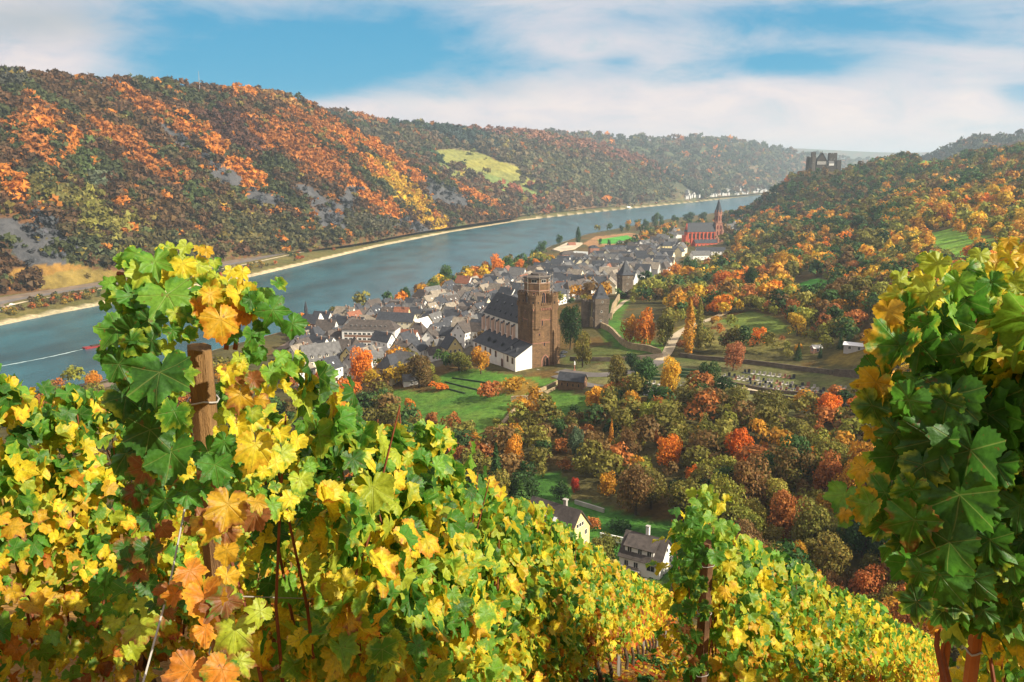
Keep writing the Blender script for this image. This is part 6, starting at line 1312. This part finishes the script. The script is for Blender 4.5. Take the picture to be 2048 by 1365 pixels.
H1 = [(335, 590, 1.72, 175, 20, 'lg', 'g', -.1, .5), (285, 545, 1.75, 95, -30, 'yg', 'lg', 0, .6), (265, 535, 1.8, 80, 10, 'lg', 'yg', .2, .5), (365, 530, 1.8, 90, 0, 'y', 'yg', .1, .6), (395, 530, 1.82, 80, 20, 'yg', 'gy', .2, .5), (340, 525, 1.84, 70, -20, 'yg', 'y', 0, .5),
      (235, 660, 1.72, 125, -35, 'g', 'lg', -.2, .2), (250, 590, 1.75, 90, -60, 'lg', 'yg', -.2, .6), (225, 590, 1.78, 60, -40, 'g', 'lg', -.4, .3), (300, 640, 1.7, 110, -10, 'dg', 'g', -.4, .0), (345, 660, 1.7, 80, 30, 'g', 'yg', 0, .2),
      (440, 640, 1.68, 130, 5, 'gy', 'o', .2, .3), (480, 590, 1.74, 110, 20, 'y', 'gy', .4, .5), (455, 575, 1.78, 80, -10, 'yg', 'y', .3, .5), (545, 620, 1.70, 115, 30, 'g', 'dg', .2, .1), (530, 585, 1.74, 75, 0, 'lg', 'g', .1, .7), (505, 670, 1.72, 90, 0, 'g', 'lg', .3, .2), (500, 620, 1.78, 90, 10, 'yg', 'y', .3, .3),
      (320, 745, 1.62, 200, 8, 'dg', 'g', -.3, .1), (265, 720, 1.7, 130, -25, 'g', 'dg', -.5, .1), (365, 745, 1.64, 90, 35, 'lg', 'yg', .3, .5), (300, 860, 1.66, 160, -15, 'dg', 'dg', -.4, .0), (345, 905, 1.68, 170, -5, 'g', 'dg', -.3, .1), (290, 935, 1.7, 130, -20, 'b', 'g', -.4, .0),
      (455, 745, 1.66, 80, 10, 'y', 'yg', .4, .4), (480, 790, 1.66, 100, -8, 'gy', 'b', .2, .3), (540, 745, 1.72, 90, 15, 'lg', 'y', .3, .4), (475, 850, 1.66, 90, 0, 'y', 'yg', .4, .5), (510, 890, 1.64, 130, -15, 'y', 'gy', .3, .4), (430, 930, 1.62, 120, 5, 'g', 'dg', -.2, .1), (455, 1010, 1.56, 140, -20, 'gy', 'b', .1, .3), (450, 1060, 1.6, 100, 20, 'b', 'gy', 0, .2),
      (410, 1195, 1.5, 145, 10, 'o', 'gy', .0, .4), (470, 1260, 1.46, 150, -5, 'yg', 'b', .1, .3), (330, 1000, 1.66, 110, 0, 'g', 'dg', -.4, 0), (300, 1100, 1.64, 120, -10, 'dg', 'b', -.4, 0), (340, 1180, 1.62, 100, 10, 'b', 'dg', -.3, 0), (380, 1340, 1.42, 150, -20, 'o', 'b', 0, .4), (545, 1010, 1.72, 90, 0, 'lg', 'y', .4, .3), (600, 960, 1.9, 80, 0, 'yg', 'lg', .4, .3), (500, 960, 1.72, 80, 20, 'lg', 'yg', .3, .2), (565, 905, 1.8, 90, 0, 'yg', 'y', .3, .4), (250, 1180, 1.8, 110, -10, 'g', 'dg', -.3, .0), (280, 1250, 1.75, 120, 12, 'yg', 'b', -.1, .2)]
row0 = [(-2.2+.26*(y-3.39), y) for y in np.arange(1.3, 16, 1.1)]
GL = {0: 'vines of the left row', 1: 'vines of the long middle row', 2: 'vines of the second row', 3: 'vines of the right row'}
for k, (x, y) in enumerate(row0): vine('grape_vine', x, y, U1, 1.1, 540, .8, .50+.02*k, .30, 1.80, f'green and yellow grape vine, {ORD[k]} from the near end of the left row', GL[0], 10+k)
k = 0; y = 2.02
while y < 26.5:
    x = -.73+.26*(y-2); st = 1.1; hero = H1 if k == 0 else None
    lb = 'end vine with large backlit leaves around the weathered post' if k == 0 else f'yellowing grape vine, {ORD[k]} from the weathered post in the long middle row'
    vine('grape_vine', x+(.10 if k == 0 else 0), y, U1, st, 600 if y < 8 else 470, .85, .46+.013*k*1.5+(.10 if y > 6 else 0), (.32 if y < 6 else .55), (1.84 if y < 5.5 else 1.74) if k else 1.80, lb, GL[1], 40+k, hero)
    y += st*U1[1]; k += 1
H2 = [(1395, 1005, 4.2, 60, 0, 'lg', 'yg', 0, .5), (1425, 1000, 4.2, 55, 10, 'yg', 'lg', 0, .6), (1380, 1045, 4.1, 60, -20, 'lg', 'g', -.3, .4), (1378, 1090, 4.1, 55, -20, 'g', 'lg', -.4, .1), (1405, 1060, 4.0, 60, 0, 'g', 'lg', 0, .2), (1440, 1050, 4.0, 60, 15, 'lg', 'yg', .3, .3), (1390, 1120, 4.0, 60, 0, 'dg', 'g', -.3, 0), (1430, 1110, 4.0, 60, 10, 'g', 'lg', .3, .1), (1385, 1160, 4.1, 55, 0, 'dg', 'dg', -.4, 0), (1385, 1215, 4.2, 65, 0, 'dg', 'g', -.4, 0), (1392, 1270, 4.2, 60, 10, 'dg', 'b', -.4, 0), (1450, 1180, 4.1, 50, 0, 'gy', 'y', .3, .1), (1460, 1130, 4.0, 50, 0, 'y', 'yg', .4, .3), (1372, 1125, 4.2, 45, -20, 'g', 'lg', -.4, .1), (1440, 1010, 4.2, 45, 0, 'y', 'yg', .2, .6), (1388, 1320, 4.2, 50, 0, 'b', 'g', -.4, 0)]
y = 4.22; k = 0
while y < 24:
    x = 1.06+.65*(y-4.23); lb = 'tufted end vine on the dark post at the near end of the second row' if k == 0 else f'yellow green grape vine, {ORD[k]} from the dark post in the second row'
    vine('grape_vine', x, y, U2, 1.15, 480, .6, .54+.012*k, .45, 1.92 if k else 1.90, lb, GL[2], 90+k, H2 if k == 0 else None); y += 1.15*U2[1]; k += 1
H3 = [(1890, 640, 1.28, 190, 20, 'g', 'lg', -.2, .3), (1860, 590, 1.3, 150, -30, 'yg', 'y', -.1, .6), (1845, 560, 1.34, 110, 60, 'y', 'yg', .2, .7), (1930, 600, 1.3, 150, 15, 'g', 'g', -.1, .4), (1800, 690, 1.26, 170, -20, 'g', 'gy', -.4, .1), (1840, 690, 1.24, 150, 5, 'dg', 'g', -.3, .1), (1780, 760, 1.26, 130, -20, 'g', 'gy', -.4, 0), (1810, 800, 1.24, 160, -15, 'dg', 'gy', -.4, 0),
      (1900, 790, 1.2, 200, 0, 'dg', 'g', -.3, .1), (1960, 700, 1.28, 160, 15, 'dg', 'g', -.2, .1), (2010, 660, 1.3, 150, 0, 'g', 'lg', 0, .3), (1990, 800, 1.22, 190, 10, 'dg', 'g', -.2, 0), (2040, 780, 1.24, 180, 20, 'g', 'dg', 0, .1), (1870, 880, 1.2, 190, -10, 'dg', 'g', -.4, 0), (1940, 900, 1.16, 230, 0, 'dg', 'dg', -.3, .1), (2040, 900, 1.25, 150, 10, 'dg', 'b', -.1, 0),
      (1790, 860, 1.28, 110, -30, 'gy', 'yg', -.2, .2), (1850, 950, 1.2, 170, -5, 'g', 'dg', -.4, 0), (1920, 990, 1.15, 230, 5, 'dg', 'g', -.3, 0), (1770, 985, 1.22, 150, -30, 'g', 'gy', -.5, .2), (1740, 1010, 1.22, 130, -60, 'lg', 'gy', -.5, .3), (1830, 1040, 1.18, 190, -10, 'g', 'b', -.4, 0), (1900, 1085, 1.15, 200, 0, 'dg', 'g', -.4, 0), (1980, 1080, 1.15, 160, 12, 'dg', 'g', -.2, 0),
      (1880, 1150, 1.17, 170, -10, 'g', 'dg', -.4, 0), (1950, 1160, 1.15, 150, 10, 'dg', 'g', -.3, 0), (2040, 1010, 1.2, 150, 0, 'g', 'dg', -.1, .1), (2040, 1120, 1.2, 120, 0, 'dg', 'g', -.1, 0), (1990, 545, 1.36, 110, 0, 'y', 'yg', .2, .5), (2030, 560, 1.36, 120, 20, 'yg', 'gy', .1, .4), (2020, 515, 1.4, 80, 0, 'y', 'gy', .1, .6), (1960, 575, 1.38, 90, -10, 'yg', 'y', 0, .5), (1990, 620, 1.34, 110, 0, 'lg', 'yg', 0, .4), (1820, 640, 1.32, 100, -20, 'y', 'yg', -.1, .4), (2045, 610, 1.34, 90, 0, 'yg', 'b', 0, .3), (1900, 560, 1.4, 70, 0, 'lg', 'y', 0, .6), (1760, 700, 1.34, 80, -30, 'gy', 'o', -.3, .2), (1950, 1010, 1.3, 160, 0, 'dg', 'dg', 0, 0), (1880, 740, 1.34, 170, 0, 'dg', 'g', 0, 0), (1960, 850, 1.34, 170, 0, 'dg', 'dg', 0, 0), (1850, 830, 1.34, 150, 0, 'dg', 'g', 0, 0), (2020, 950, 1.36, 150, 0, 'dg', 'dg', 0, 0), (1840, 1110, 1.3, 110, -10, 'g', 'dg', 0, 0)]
vine('grape_vine', .86, 1.10, U2, .9, 420, -.8, .05, 1.45, 2.0, 'large dark shaded vine hanging at the right edge, closest to the viewer', GL[3], 130, H3, 1.4)
y = 2.6; k = 1
while y < 14:
    x = .98+.65*(y-1.2); vine('grape_vine', x, y, U2, 1.15, 380, -.3, .55, .5, 1.85, f'yellow green grape vine, {ORD[k]} in the right row behind the big shaded vine', GL[3], 140+k); y += 1.15*U2[1]; k += 1
# posts
def post(px, py, dep, w_, mt, label, h=1.85, lean=0, name='vine_post'):
    p = WD(px, py, dep); g_ = gzp(p[0], p[1]); o = empty(name, (p[0], p[1], g_), .35, label, 'post'); H = p[2]-g_; m = MB()
    n_ = 9; a = w_/2; rr = random.Random(3); V = []; nn = 14
    for i in range(nn+1):
        z = -.4+(H+.4)*i/nn; q = ngon(0, 0, a*(1.08-.1*i/nn), 8, .39)
        for (x, y) in q: V.append((x*(1+rr.uniform(-.07, .07)), y*(1+rr.uniform(-.07, .07)), z+(rr.uniform(-.008, .008) if i == nn else 0)))
    fs = [tuple(range(7, -1, -1)), tuple(range(nn*8, nn*8+8))]
    for i in range(nn):
        for k in range(8): fs.append((i*8+k, i*8+(k+1) % 8, (i+1)*8+(k+1) % 8, (i+1)*8+k))
    m.add(V, fs); m.build('shaft', M[mt], o)
    for zz in (H-.13, H-.42, H-.8):
        m = MB(); m.tube([(a*1.15*math.cos(t_), a*1.15*math.sin(t_), zz+.004*math.sin(3*t_)) for t_ in np.linspace(0, 2*PI, 13)], .0022, 5); m.build('wire_loop', M['wire'], o)
    return o
post(398, 695, 1.93, .062, 'post', 'thick weathered light brown post at the near end of the middle row')
post(1416, 1085, 4.45, .07, 'post2', 'dark brown post at the near end of the second row')
for k, (px, py, dep, w_) in enumerate([(1908, 1180, 2.0, .018), (1962, 1190, 1.7, .028)]): post(px, py, dep, w_, 'stake', ['thin orange stake under the big shaded vine', 'thicker reddish stake under the big shaded vine'][k], name='vine_stake')
for k in range(5):
    y = 6.4+k*4.6; x = -.73+.26*(y-2); p = np.array([x, y, gzp(x, y)]); o = empty('vine_post', p, 0, f'thin metal trellis post in the middle row, {ORD[k]} below the weathered post', 'post'); m = MB(); m.box(-.02, .02, -.03, .03, -.3, 1.85); m.build('shaft', M['wire'], o)
def wire(a_, b_, h, label):
    P_ = [np.array([a_[0]+(b_[0]-a_[0])*f, a_[1]+(b_[1]-a_[1])*f, 0]) for f in np.linspace(0, 1, 12)]
    m = MB(); m.tube([(p[0], p[1], gzp(p[0], p[1])+h) for p in P_], .0018, 4); o = m.build('trellis_wire', M['wire']); tag(o, label, 'wire')
for h, nm_ in ((.75, 'lowest'), (1.15, 'middle'), (1.55, 'upper')):
    wire((-.73, 2), (5.6, 26.4), h, f'{nm_} trellis wire along the middle vine row'); wire((1.0, 4.2), (13.5, 23.4), h, f'{nm_} trellis wire along the second vine row')
p0 = WD(372, 1005, 1.85); p1 = WD(285, 1370, 1.5); m = MB(); m.tube([tuple(p0), tuple((p0+p1)/2+np.array([.004, 0, -.01])), tuple(p1)], .0022, 5); o = m.build('guy_wire', M['wire']); tag(o, 'pale slanting guy wire running down left of the weathered post', 'wire')
# shoots and tendrils standing out of the canopy
for k, pts in enumerate([[(452, 700, 1.8), (462, 610, 1.8), (440, 545, 1.8)], [(470, 700, 1.8), (482, 620, 1.8), (487, 585, 1.8)], [(235, 548, 1.8), (270, 552, 1.8), (300, 560, 1.8)], [(1870, 700, 1.28), (1890, 655, 1.28), (1915, 720, 1.28)], [(1945, 700, 1.3), (1948, 640, 1.3), (1935, 590, 1.3)], [(1858, 650, 1.3), (1850, 600, 1.32), (1843, 560, 1.34)]]):
    m = MB(); m.tube([tuple(WD(*p)) for p in pts], [.006, .005, .003], 6); o = m.build('vine_shoot', M['cane']); par = [ob for ob in C.objects if ob.get('label', '').startswith('end vine' if k < 3 else 'large dark shaded')][0]; o.parent = par; o.location = -par.location
# fallen leaves
n = 15000; x = rng.random(n)*14-3.5; y = 1.5+rng.random(n)**.8*26; x = x+y*.25; c = np.stack([x, y, gzp(x, y)+.02+.03*rng.random(n)], 1)
nrm = np.array([.2, .45, 1])+rng.standard_normal((n, 3))*.4; tip = rng.standard_normal((n, 3)); q = rng.random(n); col, edge = leafcols(np.zeros(n)+.1, None, .95)
o = link('leaf_litter', leaf_mesh('leaf_litter', c, nrm, tip, .05+.03*rng.random(n), col*.9, edge*.9, 1)); tag(o, 'golden brown fallen vine leaves covering the soil between the rows', 'fallen leaves', None, 'stuff')
n = 900; x = rng.random(n)*6-2; y = 3+rng.random(n)*18; x = x+y*.3; kk = fbm(x*.8, y*.8, 4) > .55; x = x[kk]; y = y[kk]; n = len(x)
V, T, K = clumps(np.stack([x, y, gzp(x, y)-.05], 1), np.full(n, .16), np.full(n, .22), 26, .28, np.tile((.05, .13, .03), (n, 1)), 0)
o = link('weeds', mesh_np('weeds', V, T, M['woods'], {'Col': K})); tag(o, 'green weeds growing between the vine rows', 'weeds', None, 'stuff')

# ------------------------------------------------------------------ sky, sun, air
SUN_EL = math.radians(33); sd = Vector((.84, -.42, 0)).normalized()
sdir = Vector((sd.x*math.cos(SUN_EL), sd.y*math.cos(SUN_EL), math.sin(SUN_EL)))
sl = bpy.data.lights.new('sun', 'SUN'); so = bpy.data.objects.new('sun', sl); C.objects.link(so)
sl.energy = 4.6; sl.angle = math.radians(.5); sl.color = (1, .91, .74)
sl.energy = 5.0
so.rotation_euler = sdir.to_track_quat('Z', 'Y').to_euler()
w = bpy.data.worlds.new('World'); bpy.context.scene.world = w; w.use_nodes = True; t = NT(w.node_tree)
bg = t.n['Background']
sky = t.new('ShaderNodeTexSky', sky_type='NISHITA'); sky.sun_disc = False; sky.sun_elevation = SUN_EL
sky.sun_rotation = math.atan2(sd.x, sd.y); sky.air_density = 1.2; sky.dust_density = .6; sky.ozone_density = 1.5
g = t.new('ShaderNodeTexCoord').outputs['Generated']; sp = t.new('ShaderNodeSeparateXYZ'); t.l.new(g, sp.inputs[0])
hy = t.math('MAXIMUM', t.math('ABSOLUTE', sp.outputs[1]), .25)
U = t.math('DIVIDE', sp.outputs[0], hy); Wv = t.math('DIVIDE', sp.outputs[2], hy)
def uw(px, py):
    r = ray(px, py); return r[0]/r[1], r[2]/r[1]
cb = t.new('ShaderNodeCombineXYZ'); t.set(cb.inputs[0], t.math('MULTIPLY', U, 4.0)); t.set(cb.inputs[1], t.math('MULTIPLY', Wv, 14)); cb.inputs[2].default_value = 3.7
n1_ = t.noise(cb.outputs[0], 1.0, 7, .6, .6)
cb2 = t.new('ShaderNodeCombineXYZ'); t.set(cb2.inputs[0], t.math('MULTIPLY', U, 12)); t.set(cb2.inputs[1], t.math('MULTIPLY', Wv, 30)); cb2.inputs[2].default_value = 9.1
n2_ = t.noise(cb2.outputs[0], 1.0, 7, .62, .5)
def blob(px, py, rx, ry, amp):
    u0, w0 = uw(px, py); ru = rx/F; rw = ry/F*.98
    a = t.math('DIVIDE', t.math('SUBTRACT', U, u0), ru); b_ = t.math('DIVIDE', t.math('SUBTRACT', Wv, w0), rw)
    q = t.math('ADD', t.math('MULTIPLY', a, a), t.math('MULTIPLY', b_, b_))
    return t.math('MULTIPLY', t.math('EXPONENT', t.math('MULTIPLY', q, -1)), amp)
acc = t.math('MULTIPLY', t.math('SUBTRACT', n1_, .5), 1.5); acc = t.math('ADD', acc, t.math('MULTIPLY', t.math('SUBTRACT', n2_, .5), 1.1))
hi_ = t.new('ShaderNodeMapRange', interpolation_type='SMOOTHSTEP'); t.set(hi_.inputs[0], Wv); hi_.inputs[1].default_value = .2; hi_.inputs[2].default_value = .4
acc = t.math('SUBTRACT', acc, t.math('MULTIPLY', hi_.outputs[0], .45))  # extra cloud above the view, added to lighten the river and ambient
for bl_ in [(560, 110, 290, 70, 1.0), (820, 60, 240, 75, .75), (330, 60, 160, 60, .55), (1590, 128, 140, 30, .85), (1245, 122, 50, 22, .45), (1500, 30, 190, 28, .5), (1760, 55, 250, 60, .5), (2035, 195, 60, 40, .5), (900, 190, 130, 22, .3), (450, 185, 220, 30, .65), (1000, 120, 120, 50, .35),
            (60, 110, 150, 60, -.8), (110, 30, 150, 40, -.35), (1500, 215, 420, 50, -.5), (820, 215, 180, 45, -.5), (1080, 95, 150, 30, -.45), (1960, 210, 50, 30, -.5), (1230, 250, 600, 40, -.35)]:
    acc = t.math('ADD', acc, blob(*bl_))
mask = t.new('ShaderNodeMapRange', interpolation_type='SMOOTHSTEP'); t.set(mask.inputs[0], acc); mask.inputs[1].default_value = -.35; mask.inputs[2].default_value = .85
skyc = t.mix(1, sky.outputs[0], (.060, .112, .125, 1), 'MULTIPLY')
# the sky itself: clear blue between the clouds, graded by height as clear air is
hgt = t.new('ShaderNodeMapRange'); t.set(hgt.inputs[0], Wv); hgt.inputs[1].default_value = 0; hgt.inputs[2].default_value = .17
skyb = t.ramp(hgt.outputs[0], [(0, (.45, .76, .88, 1)), (.55, (.07, .48, .78, 1)), (1, (.07, .44, .74, 1))])
blue = t.mix(.92, skyc, skyb)
cl = t.ramp(n2_, [(.25, (.52, .70, .82, 1)), (.45, (.88, .83, .88, 1)), (.65, (1.12, .97, .92, 1))])
gl = t.math('ADD', blob(1650, 290, 700, 130, .6), blob(850, 200, 120, 45, .5)); cl = t.mix(gl, cl, (1.12, .98, .93, 1))
dk = t.math('ADD', blob(60, 40, 220, 45, .8), blob(950, 175, 160, 24, .25)); cl = t.mix(dk, cl, (.50, .58, .64, 1))
fin = t.mix(mask.outputs[0], cl, blue)
lp = t.math('LESS_THAN', Wv, -.02)
t.set(bg.inputs[0], fin); bg.inputs[1].default_value = .47
HAZE = True
if HAZE:
    hz = bpy.data.materials.new('haze_air'); hz.use_nodes = True; h = NT(hz.node_tree)
    h.n.remove(h.n['Principled BSDF']); pv = h.new('ShaderNodeVolumePrincipled')
    pv.inputs['Color'].default_value = (.70, .88, 1, 1); pv.inputs['Density'].default_value = .0001; pv.inputs['Anisotropy'].default_value = .2
    h.l.new(pv.outputs[0], h.n['Material Output'].inputs['Volume'])
    m_ = MB(); m_.box(-16500, 16500, -3200, 27000, -60, 345); o = m_.build('haze', hz); tag(o, kind='stuff')
sc = bpy.context.scene
sc.view_settings.view_transform = 'Standard'; sc.view_settings.look = 'None'; sc.view_settings.exposure = .9; sc.view_settings.gamma = 1
sc.cycles.max_bounces = 6; sc.cycles.diffuse_bounces = 2; sc.cycles.glossy_bounces = 2; sc.cycles.transmission_bounces = 2; sc.cycles.volume_bounces = 0
sc.cycles.use_denoising = True
